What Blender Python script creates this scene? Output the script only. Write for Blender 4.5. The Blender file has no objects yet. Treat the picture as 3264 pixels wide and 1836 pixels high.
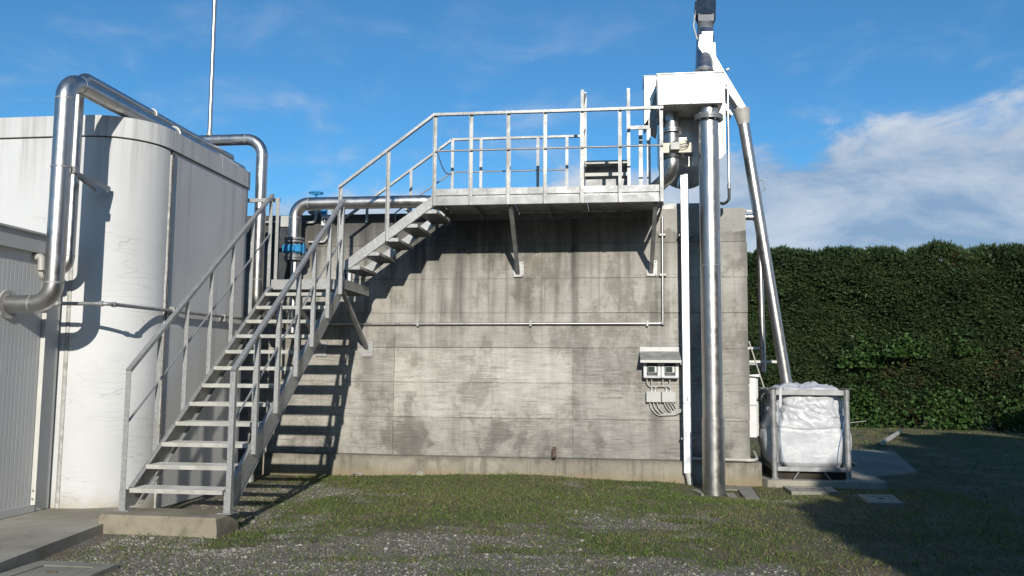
import bpy, math, random
import numpy as np
from mathutils import Vector, Matrix, noise
random.seed(7); rng = np.random.default_rng(7)
R = math.radians
S = bpy.context.scene
COL = S.collection

# ------------------------------------------------------------------ camera
F_PX, W_PX = 2750.0, 3264.0
TH, PI_, RO = R(7.4), R(5.75), 0.0075
cam = bpy.data.cameras.new('camera'); camo = bpy.data.objects.new('camera', cam); COL.objects.link(camo)
cam.sensor_fit = 'HORIZONTAL'; cam.sensor_width = 36.0; cam.lens = F_PX / W_PX * 36.0
cam.clip_start = 0.1; cam.clip_end = 2000
fw0 = Vector((-math.sin(TH), math.cos(TH), 0)); r0 = Vector((math.cos(TH), math.sin(TH), 0)); up = Vector((0, 0, 1))
fw = fw0 * math.cos(PI_) + up * math.sin(PI_); u0 = up * math.cos(PI_) - fw0 * math.sin(PI_)
rr = r0 * math.cos(RO) + u0 * math.sin(RO); uu = u0 * math.cos(RO) - r0 * math.sin(RO)
m = Matrix((rr, uu, -fw)).transposed().to_4x4(); m.translation = (0, -12.3, 1.45)
camo.matrix_world = m
S.camera = camo

# ------------------------------------------------------------------ sky, sun, exposure
SUN_TO = Vector((0.185, -1.0, 0.40)).normalized()
S.view_settings.view_transform = 'Standard'; S.view_settings.look = 'None'
S.view_settings.exposure = 0.08; S.view_settings.gamma = 1.0; S.view_settings.use_curve_mapping = False
world = bpy.data.worlds.new('World'); S.world = world; world.use_nodes = True
wn, wl = world.node_tree.nodes, world.node_tree.links; wn.clear()
SKY_STR = 0.088
out = wn.new('ShaderNodeOutputWorld'); bg = wn.new('ShaderNodeBackground'); bg.inputs['Strength'].default_value = SKY_STR
sky = wn.new('ShaderNodeTexSky'); sky.sky_type = 'NISHITA'; sky.sun_disc = False
sky.sun_elevation = math.asin(SUN_TO.z); sky.sun_rotation = math.atan2(SUN_TO.x, SUN_TO.y)
sky.air_density = 1.0; sky.dust_density = 0.3; sky.ozone_density = 3.0; sky.altitude = 100
tc = wn.new('ShaderNodeTexCoord')
def wmath(op, a, b=None, c=None):
    n = wn.new('ShaderNodeMath'); n.operation = op
    for i, v in enumerate((a, b, c)):
        if v is None: continue
        if isinstance(v, (int, float)): n.inputs[i].default_value = v
        else: wl.new(v, n.inputs[i])
    return n.outputs[0]
sep = wn.new('ShaderNodeSeparateXYZ'); wl.new(tc.outputs['Generated'], sep.inputs[0])
mp = wn.new('ShaderNodeMapping'); mp.inputs['Scale'].default_value = (2.2, 2.2, 5.0); mp.inputs['Location'].default_value = (0.55, 0.2, 0.35)
wl.new(tc.outputs['Generated'], mp.inputs[0])
n1 = wn.new('ShaderNodeTexNoise'); n1.inputs['Scale'].default_value = 1.5; n1.inputs['Detail'].default_value = 9; n1.inputs['Roughness'].default_value = 0.56
wl.new(mp.outputs[0], n1.inputs[0])
n2 = wn.new('ShaderNodeTexNoise'); n2.inputs['Scale'].default_value = 3.4; n2.inputs['Detail'].default_value = 8; n2.inputs['Roughness'].default_value = 0.6; n2.inputs['Distortion'].default_value = 0.4
wl.new(mp.outputs[0], n2.inputs[0])
# a cloud bank that lies low on the horizon, higher towards +X, and thin wisps above it
az = wmath('MULTIPLY', sep.outputs['X'], 0.15)
top = wmath('ADD', az, 0.242)
lump = wmath('MULTIPLY', wmath('SUBTRACT', n1.outputs['Fac'], 0.5), 0.15)
lump2 = wmath('MULTIPLY', wmath('SUBTRACT', n2.outputs['Fac'], 0.5), 0.22)
edge = wmath('SUBTRACT', wmath('ADD', wmath('ADD', top, lump), lump2), sep.outputs['Z'])
bank = wn.new('ShaderNodeMapRange'); bank.interpolation_type = 'SMOOTHSTEP'
bank.inputs['From Min'].default_value = -0.005; bank.inputs['From Max'].default_value = 0.045; bank.inputs['To Max'].default_value = 0.9
wl.new(edge, bank.inputs['Value'])
wisp = wn.new('ShaderNodeMapRange'); wisp.interpolation_type = 'SMOOTHSTEP'
wisp.inputs['From Min'].default_value = 0.44; wisp.inputs['From Max'].default_value = 0.74; wisp.inputs['To Max'].default_value = 0.6
wl.new(n2.outputs['Fac'], wisp.inputs['Value'])
low = wn.new('ShaderNodeMapRange'); low.inputs['From Min'].default_value = 0.12; low.inputs['From Max'].default_value = 0.42
low.inputs['To Min'].default_value = 1.0; low.inputs['To Max'].default_value = 0.1; wl.new(sep.outputs['Z'], low.inputs['Value'])
wispf = wmath('MULTIPLY', wisp.outputs[0], low.outputs[0])
mask = wmath('MAXIMUM', bank.outputs[0], wispf)
shade = wn.new('ShaderNodeMapRange'); shade.inputs['From Min'].default_value = 0.36; shade.inputs['From Max'].default_value = 0.68
wl.new(n2.outputs['Fac'], shade.inputs['Value'])
cc = wn.new('ShaderNodeMix'); cc.data_type = 'RGBA'
k = 1.0 / SKY_STR
cc.inputs[6].default_value = (0.25 * k, 0.36 * k, 0.52 * k, 1); cc.inputs[7].default_value = (0.62 * k, 0.67 * k, 0.74 * k, 1)
wl.new(shade.outputs[0], cc.inputs[0])
mx = wn.new('ShaderNodeMix'); mx.data_type = 'RGBA'
tnt = wn.new('ShaderNodeMix'); tnt.data_type = 'RGBA'; tnt.blend_type = 'MULTIPLY'; tnt.inputs[0].default_value = 1.0
tnt.inputs[7].default_value = (0.56, 1.14, 1.42, 1); wl.new(sky.outputs[0], tnt.inputs[6])
wl.new(mask, mx.inputs[0]); wl.new(tnt.outputs[2], mx.inputs[6]); wl.new(cc.outputs[2], mx.inputs[7])
wl.new(mx.outputs[2], bg.inputs['Color']); wl.new(bg.outputs[0], out.inputs[0])
sl = bpy.data.lights.new('sun', 'SUN'); sl.energy = 4.5; sl.angle = R(0.53); sl.color = (1.0, 0.95, 0.865)
so = bpy.data.objects.new('sun', sl); COL.objects.link(so); so.location = (3, -20, 12)
so.rotation_euler = (-SUN_TO).to_track_quat('-Z', 'Y').to_euler()

# ------------------------------------------------------------------ materials
def srgb(*c): return tuple((x / 12.92 if x <= .04045 else ((x + .055) / 1.055) ** 2.4) for x in c)
class Mat:
    def __init__(s, name, rough=.6, metal=0., color=(.5, .5, .5)):
        s.m = bpy.data.materials.new(name); s.m.use_nodes = True
        s.n, s.l = s.m.node_tree.nodes, s.m.node_tree.links
        s.b = s.n['Principled BSDF']
        s.b.inputs['Base Color'].default_value = (*color, 1); s.b.inputs['Roughness'].default_value = rough; s.b.inputs['Metallic'].default_value = metal
        s.geo = s.n.new('ShaderNodeNewGeometry')
    def lk(s, a, b): s.l.new(a, b)
    def pos(s, scale=(1, 1, 1), loc=(0, 0, 0)):
        q = s.n.new('ShaderNodeMapping'); q.inputs['Scale'].default_value = scale; q.inputs['Location'].default_value = loc
        s.lk(s.geo.outputs['Position'], q.inputs[0]); return q.outputs[0]
    def noise(s, scale=(1, 1, 1), sc=1., det=6, rough=.55, dist=0., loc=(0, 0, 0)):
        q = s.n.new('ShaderNodeTexNoise'); q.inputs['Scale'].default_value = sc; q.inputs['Detail'].default_value = det
        q.inputs['Roughness'].default_value = rough; q.inputs['Distortion'].default_value = dist
        s.lk(s.pos(scale, loc), q.inputs[0]); return q.outputs['Fac']
    def rng(s, v, a, b, lo=0., hi=1., smooth=True):
        q = s.n.new('ShaderNodeMapRange'); q.interpolation_type = 'SMOOTHSTEP' if smooth else 'LINEAR'
        q.inputs['From Min'].default_value = a; q.inputs['From Max'].default_value = b; q.inputs['To Min'].default_value = lo; q.inputs['To Max'].default_value = hi
        s.lk(v, q.inputs['Value']); return q.outputs[0]
    def math(s, op, a, b=0.):
        q = s.n.new('ShaderNodeMath'); q.operation = op
        for i, v in enumerate((a, b)):
            if isinstance(v, (int, float)): q.inputs[i].default_value = v
            else: s.lk(v, q.inputs[i])
        return q.outputs[0]
    def mix(s, f, a, b, mode='MIX'):
        q = s.n.new('ShaderNodeMix'); q.data_type = 'RGBA'; q.blend_type = mode
        for i, v in ((0, f), (6, a), (7, b)):
            if isinstance(v, (int, float)): q.inputs[i].default_value = v
            elif isinstance(v, tuple): q.inputs[i].default_value = (*v, 1) if len(v) == 3 else v
            else: s.lk(v, q.inputs[i])
        return q.outputs[2]
    def grey(s, v):
        q = s.n.new('ShaderNodeCombineXYZ')
        for i in range(3): s.lk(v, q.inputs[i])
        return q.outputs[0]
    def attr(s, name, typ='GEOMETRY'):
        q = s.n.new('ShaderNodeAttribute'); q.attribute_name = name; q.attribute_type = typ; return q
    def xyz(s):
        q = s.n.new('ShaderNodeSeparateXYZ'); s.lk(s.geo.outputs['Position'], q.inputs[0]); return q.outputs
    def color(s, c): s.lk(c, s.b.inputs['Base Color']); return s
    def bump(s, h, strength=.4, dist=.01):
        q = s.n.new('ShaderNodeBump'); q.inputs['Strength'].default_value = strength; q.inputs['Distance'].default_value = dist
        s.lk(h, q.inputs['Height']); s.lk(q.outputs[0], s.b.inputs['Normal']); return s
M = {}
def concrete_wall():
    a = Mat('board_marked_concrete', .9)
    big = a.noise(sc=.9, det=6, rough=.6); med = a.noise(sc=3.2, det=9, rough=.68); blot = a.noise((1, 1, .7), 1.9, 9, .7, .3, (7, 2, 3))
    streak = a.noise((2.3, 2.3, .13), 1.7, 8, .62); streak2 = a.noise((8, 8, .30), 1.4, 6, .62, loc=(3, 1, 0)); streak3 = a.noise((4.5, 4.5, .2), 1.3, 7, .65, .2, (9, 4, 1))
    grain = a.noise((1.5, 1.5, 20), 1.6, 9, .75); grain2 = a.noise((2.2, 2.2, 45), 1.5, 5, .7); fine = a.noise(sc=48, det=4, rough=.75); pit = a.noise(sc=19, det=3, rough=.6, loc=(5, 5, 5))
    x, y, z = a.xyz()
    c = a.mix(a.rng(big, .3, .7), (.27, .252, .218), (.41, .388, .345))
    c = a.mix(a.rng(med, .40, .70, 0, .6), c, (.50, .475, .43))
    c = a.mix(a.rng(blot, .50, .62, 0, .62), c, (.15, .134, .108))
    up_ = a.rng(z, 1.7, 2.4, .35, 1.)
    c = a.mix(a.math('MULTIPLY', a.rng(streak, .50, .70, 0, .68), up_), c, (.10, .093, .08))
    c = a.mix(a.math('MULTIPLY', a.rng(streak3, .53, .66, 0, .6), up_), c, (.15, .138, .112))
    c = a.mix(a.math('MULTIPLY', a.rng(streak2, .56, .72, 0, .5), up_), c, (.47, .45, .405))
    low = a.rng(z, 1.6, 2.3, 1., .4)
    c = a.mix(a.math('MULTIPLY', a.rng(grain, .48, .66, 0, .62), low), c, (.13, .122, .107))
    c = a.mix(a.math('MULTIPLY', a.rng(grain2, .52, .66, 0, .6), low), c, (.52, .50, .46))
    c = a.mix(a.rng(fine, .60, .72, 0, .5), c, (.09, .085, .075))
    c = a.mix(a.rng(pit, .70, .74, 0, .8), c, (.05, .047, .04))
    # run-off stains that start at fixed points: under strut plates, the spalled spot, the hood and old tie holes
    wx = a.math('ADD', x, a.math('MULTIPLY', a.math('SUBTRACT', a.noise((1, 1, 1.4), 3.5, 5, .6), .5), .16))
    for sx, sw, z1_, z0_, k_ in ((-1.52, .05, 2.9, 2.0, .75), (-1.36, .07, 2.85, 1.2, .55), (-.72, .05, 3.3, 2.3, .75), (.36, .06, 2.9, 1.95, .6), (-3.72, .09, 1.75, .7, .55), (-3.1, .09, 1.2, .46, .5), (.45, .10, .95, .46, .7), (-2.35, .06, 3.3, 1.9, .45), (.05, .05, 3.2, 2.4, .5), (-1.0, .05, 2.2, .9, .35), (-.55, .04, 1.9, .5, .4)):
        f = a.math('MULTIPLY', a.rng(a.math('ABSOLUTE', a.math('SUBTRACT', wx, sx)), sw * .25, sw * 1.5, k_, 0), a.math('MULTIPLY', a.rng(z, z1_ - .02, z1_ + .03, 1, 0), a.rng(z, z0_, z1_, 0, 1, False)))
        c = a.mix(a.math('MULTIPLY', f, a.rng(med, .3, .6, .5, 1)), c, (.075, .068, .055))
    # weathered, lichen-dark crown of the wall, ragged below; a later, paler cement coat on the right-hand top
    zz = a.math('ADD', z, a.math('MULTIPLY', a.math('SUBTRACT', streak, .5), 1.7))
    zz = a.math('ADD', zz, a.math('MULTIPLY', a.math('SUBTRACT', med, .5), .6))
    xx = a.math('ADD', x, a.math('MULTIPLY', a.math('SUBTRACT', big, .5), 1.5))
    c = a.mix(a.math('MULTIPLY', a.rng(zz, 2.75, 3.7, 0, .88), a.rng(xx, -2.2, -1.2, 1, .5)), c, (.062, .060, .056))
    zl = a.math('ADD', z, a.math('MULTIPLY', a.math('SUBTRACT', med, .5), .55))
    c = a.mix(a.math('MULTIPLY', a.rng(zl, .45, .95, .6, 0), a.rng(blot, .3, .75)), c, (.085, .078, .065))
    edge_ = a.math('ADD', x, a.math('MULTIPLY', a.math('SUBTRACT', med, .5), .5))
    c = a.mix(a.rng(edge_, 1.56, 1.74, 0, .6), c, (.10, .095, .085))
    zp = a.math('ADD', z, a.math('MULTIPLY', a.math('SUBTRACT', a.noise(sc=2.6, det=9, rough=.7), .5), .5))
    coat = a.math('MULTIPLY', a.rng(zp, 3.47, 3.49), a.rng(x, .34, .36))
    c = a.mix(coat, c, a.mix(a.rng(med, .3, .7), (.30, .29, .26), (.40, .385, .35)))
    t = a.attr('tint', 'OBJECT').outputs['Fac']
    c = a.mix(1.0, c, a.grey(t), 'MULTIPLY')
    a.color(c)
    h = a.math('ADD', a.math('MULTIPLY', grain, .7), a.math('ADD', med, a.math('MULTIPLY', fine, .5)))
    h = a.math('SUBTRACT', h, a.rng(pit, .68, .76, 0, .8))
    a.bump(h, .6, .014); return a.m
M['wall'] = concrete_wall()
def concrete(name, lo, hi, dark=.35, moss=0., sc=1.):
    a = Mat(name, .92)
    big = a.noise(sc=1.3 * sc, det=6); fine = a.noise(sc=30 * sc, det=5, rough=.7); med = a.noise(sc=6 * sc, det=6, rough=.6)
    c = a.mix(a.rng(big, .3, .7), lo, hi)
    c = a.mix(a.rng(med, .5, .75, 0, dark), c, tuple(q * .35 for q in lo))
    c = a.mix(a.rng(fine, .6, .75, 0, .5), c, tuple(q * .4 for q in lo))
    if moss: c = a.mix(a.rng(a.noise(sc=2.2, det=7, rough=.65, loc=(4, 2, 1)), .5, .68, 0, moss), c, (.09, .095, .035))
    a.color(c).bump(a.math('ADD', med, a.math('MULTIPLY', fine, .6)), .5, .012); return a.m
def plinth_mat():
    a = Mat('plinth_concrete', .92)
    big = a.noise(sc=1.4, det=7, rough=.62); med = a.noise(sc=6, det=8, rough=.68); fine = a.noise(sc=34, det=5, rough=.72); st_ = a.noise((7, 7, .6), 1.5, 7, .65); x, y, z = a.xyz()
    c = a.mix(a.rng(big, .3, .7), (.21, .185, .145), (.34, .31, .25))
    c = a.mix(a.rng(med, .5, .7, 0, .5), c, (.12, .105, .08)); c = a.mix(a.rng(st_, .5, .66, 0, .6), c, (.11, .10, .08))
    zt = a.math('ADD', z, a.math('MULTIPLY', a.math('SUBTRACT', med, .5), .25))
    c = a.mix(a.rng(zt, .20, .31, 0, .55), c, (.09, .085, .072)); c = a.mix(a.rng(zt, .02, .16, .6, 0), c, (.26, .20, .11))
    c = a.mix(a.math('MULTIPLY', a.rng(a.noise(sc=3, det=7, rough=.7, loc=(1, 6, 4)), .52, .66, 0, .5), a.rng(x, -4.4, -3.4, 1, .25)), c, (.10, .10, .03))
    c = a.mix(a.rng(fine, .6, .72, 0, .55), c, (.07, .06, .05))
    a.color(c).bump(a.math('ADD', med, a.math('MULTIPLY', fine, .6)), .6, .015); return a.m
M['plinth'] = plinth_mat()
M['slab'] = concrete('slab_concrete', (.25, .225, .18), (.36, .33, .27), .4, .25)
M['block'] = concrete('block_concrete', (.18, .155, .11), (.28, .245, .18), .6, .4)
M['lid'] = concrete('lid_concrete', (.20, .19, .16), (.28, .265, .22), .35, .3)
def tank_mat():
    a = Mat('pale_painted_concrete', .82)
    big = a.noise(sc=.8, det=4); streak = a.noise((5, 5, .22), 1.6, 6, .6); med = a.noise(sc=5, det=7, rough=.65)
    c = a.mix(a.rng(big, .3, .7), (.53, .53, .52), (.61, .61, .60))
    x, y, z = a.xyz()
    zz = a.math('ADD', z, a.math('MULTIPLY', a.math('SUBTRACT', streak, .5), 1.4))
    c = a.mix(a.math('MULTIPLY', a.rng(zz, 3.1, 4.2, 0, .6), a.rng(streak, .4, .65)), c, (.32, .30, .265))
    c = a.mix(a.rng(med, .58, .78, 0, .25), c, (.36, .35, .33))
    # hairline shrinkage cracks, mostly level, in the lower part
    v = a.n.new('ShaderNodeTexVoronoi'); v.feature = 'DISTANCE_TO_EDGE'; v.inputs['Scale'].default_value = 1.0
    wob = a.n.new('ShaderNodeVectorMath'); wob.operation = 'ADD'
    nz = a.n.new('ShaderNodeTexNoise'); nz.inputs['Scale'].default_value = 5; a.lk(a.pos((1, 1, 1)), nz.inputs[0])
    sc_ = a.n.new('ShaderNodeVectorMath'); sc_.operation = 'SCALE'; sc_.inputs['Scale'].default_value = .8; a.lk(nz.outputs['Color'], sc_.inputs[0])
    a.lk(a.pos((1.5, 1.5, 15)), wob.inputs[0]); a.lk(sc_.outputs[0], wob.inputs[1]); a.lk(wob.outputs[0], v.inputs['Vector'])
    crack = a.rng(v.outputs['Distance'], .004, .03, 1, 0)
    crack = a.math('MULTIPLY', crack, a.rng(a.noise(sc=2.3, det=3, loc=(1, 5, 2)), .5, .62))
    crack = a.math('MULTIPLY', crack, a.rng(z, 2.9, 3.3, 1, 0))
    c = a.mix(a.math('MULTIPLY', crack, .3), c, (.22, .2, .17))
    c = a.mix(a.math('MULTIPLY', a.rng(a.math('ADD', z, a.math('MULTIPLY', med, .25)), .12, .42, .8, 0), 1.), c, (.36, .31, .22))
    a.color(c).bump(a.math('SUBTRACT', a.math('MULTIPLY', med, .4), crack), .35, .01); return a.m
M['tank'] = tank_mat()
def tank_side():
    a = Mat('bare_grey_concrete', .85)
    big = a.noise(sc=.9, det=4); st = a.noise((4, 4, .15), 1.6, 6, .6); fine = a.noise(sc=36, det=4, rough=.7)
    c = a.mix(a.rng(big, .3, .7), (.54, .53, .515), (.63, .62, .605))
    c = a.mix(a.rng(st, .5, .72, 0, .35), c, (.25, .24, .225)); c = a.mix(a.rng(fine, .6, .75, 0, .3), c, (.2, .19, .18))
    a.color(c).bump(fine, .3, .006); return a.m
M['tank_side'] = tank_side()
def simple(name, col, rough=.5, metal=0., var=.15, sc=6., bump=0., streak=False):
    a = Mat(name, rough, metal)
    n = a.noise((1, 1, .25) if streak else (1, 1, 1), sc, 6, .6)
    a.color(a.mix(a.rng(n, .3, .72), tuple(q * (1 - var) for q in col), tuple(min(1, q * (1 + var)) for q in col)))
    a.lk(a.rng(a.noise(sc=sc * 2, det=5), .3, .7, max(.03, rough - .08), min(1, rough + .1)), a.b.inputs['Roughness'])
    if bump: a.bump(a.noise(sc=sc * 6, det=4), bump, .005)
    return a.m
def steel(name, col, rough, var=.1, grime=.3):
    a = Mat(name, rough, 1.0)
    n = a.noise((3, 3, .6), 2, 7, .65); f = a.noise((1, 1, 1), 7, 8, .7); ff = a.noise((60, 60, 4), 3, 4, .65); run = a.noise((9, 9, .5), 1.5, 6, .65, loc=(2, 2, 2)); lo = a.noise(sc=2.2, det=3)
    c = a.mix(a.rng(n, .35, .7), tuple(q * (1 - var) for q in col), col)
    c = a.mix(a.rng(f, .52, .72, 0, grime), c, tuple(q * .5 for q in col))
    c = a.mix(a.rng(run, .55, .7, 0, grime * .9), c, (col[0] * .62, col[1] * .56, col[2] * .48))
    a.color(c); r1 = a.rng(f, .3, .75, rough - .05, rough + .12); r2 = a.rng(run, .5, .7, 0, .08)
    a.lk(a.math('ADD', r1, r2), a.b.inputs['Roughness'])
    a.bump(a.math('ADD', a.math('MULTIPLY', ff, .35), a.math('MULTIPLY', lo, 2.5)), .10, .004); return a.m
M['stainless'] = steel('satin_stainless_steel', (.54, .52, .50), .34)
M['stainless_bright'] = steel('brushed_stainless_sheet', (.66, .65, .63), .5, .15, .35)
def galv(name, col, rough, metal):
    a = Mat(name, rough, metal)
    v = a.n.new('ShaderNodeTexVoronoi'); v.inputs['Scale'].default_value = 55; a.lk(a.pos(), v.inputs['Vector'])
    sp_ = a.n.new('ShaderNodeSeparateColor'); a.lk(v.outputs['Color'], sp_.inputs[0])
    big = a.noise(sc=3, det=6, rough=.65); st_ = a.noise((9, 9, 1.2), 2, 6, .65); rs = a.noise(sc=6, det=7, rough=.7, loc=(3, 8, 2))
    c = a.mix(a.rng(sp_.outputs[0], 0, 1), tuple(q * .86 for q in col), tuple(q * 1.12 for q in col))
    c = a.mix(a.rng(big, .4, .7, 0, .5), c, tuple(q * .68 for q in col)); c = a.mix(a.rng(st_, .55, .7, 0, .5), c, tuple(q * .55 for q in col))
    c = a.mix(a.rng(rs, .68, .76, 0, .3), c, (.20, .14, .09))
    a.color(c); a.lk(a.rng(big, .3, .7, rough - .06, rough + .12), a.b.inputs['Roughness']); a.bump(rs, .08, .004); return a.m
M['galv'] = galv('galvanised_steel', (.37, .37, .36), .50, .5)
M['galv_dull'] = simple('weathered_galvanised_steel', (.30, .30, .295), .52, .4, .25, 8., .08)
M['tray'] = simple('zinc_sheet', (.66, .69, .71), .42, .55, .12, 4., .03)
def grating():
    a = Mat('grating_steel', .6, .25)
    n = a.noise(sc=5, det=7, rough=.65)
    c = a.mix(a.rng(n, .4, .7), (.50, .49, .46), (.36, .36, .33)); c = a.mix(a.rng(a.noise(sc=2.5, det=5, loc=(2, 7, 1)), .55, .7, 0, .5), c, (.33, .34, .19))
    a.color(c); return a.m
M['grating'] = grating()
M['nosing'] = simple('worn_nosing_steel', (.42, .41, .37), .5, .1, .15, 6.)
M['blue'] = simple('blue_valve_enamel', (.03, .26, .52), .35, 0, .15)
M['flange'] = simple('grey_flange_paint', (.17, .175, .18), .45, .2, .2)
M['dark'] = simple('dark_grey_plastic', (.035, .04, .045), .45, 0, .2)
M['screen'] = simple('dark_display_glass', (.05, .065, .06), .12, 0, .1)
M['ltgrey'] = simple('light_grey_plastic', (.46, .455, .42), .5, 0, .08)
M['white'] = simple('white_painted_metal', (.64, .64, .63), .4, 0, .06)
M['cable'] = simple('grey_cable_sheath', (.45, .44, .4), .6, 0, .1)
M['rubber'] = simple('dark_rubber_hose', (.05, .055, .06), .5, 0, .2)
M['cream'] = simple('cream_actuator_paint', (.55, .5, .38), .45, 0, .1)
M['motor'] = simple('dark_blue_motor_enamel', (.03, .045, .07), .4, .2, .2)
M['rust'] = simple('rusty_steel', (.11, .07, .052), .85, 0, .4, 30., .3)
M['shed'] = simple('grey_sandwich_panel', (.52, .52, .505), .5, 0, .06, 2., 0, True)
M['shed_trim'] = simple('grey_folded_trim', (.46, .46, .445), .5, 0, .08, 2.)
M['flash'] = simple('off_white_flashing', (.56, .55, .51), .5, 0, .05, 3.)
M['pvc'] = simple('weathered_grey_pvc', (.42, .40, .36), .5, 0, .15, 5.)
M['sealant'] = simple('joint_sealant', (.40, .39, .36), .8, 0, .3, 14., .3)
M['joint'] = simple('dark_joint_filler', (.10, .095, .09), .9, 0, .4, 10., .3)
M['print'] = simple('black_print', (.03, .03, .03), .6, 0, .05)
def bag_mat():
    a = Mat('white_woven_polypropylene', .42)
    n = a.noise(sc=7, det=6)
    a.color(a.mix(a.rng(n, .3, .7), (.45, .46, .47), (.56, .565, .57)))
    a.b.inputs['Subsurface Weight'].default_value = 0.08; a.b.inputs['Subsurface Radius'].default_value = (.02, .02, .02)
    w = a.noise((1, 1, 1.6), 6, 6, .6, .9)
    a.bump(w, .35, .02); return a.m
M['bag'] = bag_mat()
M['seam'] = simple('blue_seam_thread', (.12, .22, .42), .7, 0, .1)
def leafmat(name, dark, lite, dry=None, trans=.25, rough=.55):
    a = Mat(name, rough)
    t = a.attr('tint').outputs['Fac']
    c = a.mix(a.rng(t, 0, 1, smooth=False), dark, lite)
    if dry: c = a.mix(a.rng(t, .93, .97), c, dry)
    a.color(c)
    a.b.inputs['Specular IOR Level'].default_value = .3
    tr = a.n.new('ShaderNodeBsdfTranslucent'); a.lk(c, tr.inputs[0]); ms = a.n.new('ShaderNodeMixShader'); ms.inputs[0].default_value = trans
    o = a.n['Material Output']; a.lk(a.b.outputs[0], ms.inputs[1]); a.lk(tr.outputs[0], ms.inputs[2]); a.lk(ms.outputs[0], o.inputs[0])
    return a.m
M['hedge'] = leafmat('cypress_foliage', (.055, .095, .038), (.145, .205, .080), (.17, .12, .065), .45)
M['weed'] = leafmat('broad_weed_leaf', (.03, .07, .015), (.075, .145, .035))
M['grass'] = leafmat('short_grass', (.062, .108, .018), (.155, .215, .045), (.26, .20, .11))
M['twig'] = simple('dark_twigs', (.035, .03, .02), .9, 0, .4, 5., .3)
M['bark'] = simple('bark', (.10, .075, .05), .9, 0, .4, 9., .4)
def gravel_mat():
    a = Mat('pale_limestone_gravel', .85)
    t = a.attr('tint').outputs['Fac']
    a.color(a.mix(t, (.14, .12, .095), (.36, .33, .285))); return a.m
M['gravel'] = gravel_mat()
def ground_mat():
    a = Mat('trodden_soil', .95)
    b1 = a.noise(sc=.7, det=8, rough=.62); b2 = a.noise(sc=2.3, det=9, rough=.68, loc=(3, 1, 0)); f = a.noise(sc=34, det=6, rough=.78); g = a.noise(sc=75, det=4, rough=.75); lt = a.noise((40, 12, 10), 1., 4, .7, .6)
    c = a.mix(a.rng(b2, .35, .65), (.115, .086, .052), (.21, .165, .108))
    c = a.mix(a.rng(b1, .42, .58, 0, .75), c, a.mix(a.rng(f, .35, .65), (.042, .062, .018), (.11, .125, .04)))
    c = a.mix(a.rng(f, .52, .66, 0, .5), c, (.08, .062, .038)); c = a.mix(a.rng(lt, .60, .68, 0, .7), c, (.24, .19, .115)); c = a.mix(a.rng(g, .58, .68, 0, .75), c, (.31, .28, .235))
    gr = a.math('MULTIPLY', a.rng(a.math('ADD', a.attr('grit').outputs['Fac'], a.math('MULTIPLY', a.math('SUBTRACT', b2, .5), .9)), .2, .75), .85)
    vo = a.n.new('ShaderNodeTexVoronoi'); vo.inputs['Scale'].default_value = 75; a.lk(a.pos(), vo.inputs['Vector']); sv = a.n.new('ShaderNodeSeparateColor'); a.lk(vo.outputs['Color'], sv.inputs[0])
    peb = a.mix(a.rng(sv.outputs[0], .1, .9), (.20, .172, .135), (.48, .435, .37)); peb = a.mix(a.rng(vo.outputs['Distance'], .35, .62, 0, .8), peb, (.12, .10, .072))
    c = a.mix(gr, c, peb)
    a.color(c).bump(a.math('ADD', a.math('ADD', f, g), a.math('MULTIPLY', a.math('MULTIPLY', vo.outputs['Distance'], gr), -1.5)), .9, .025); return a.m
M['ground'] = ground_mat()

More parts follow.
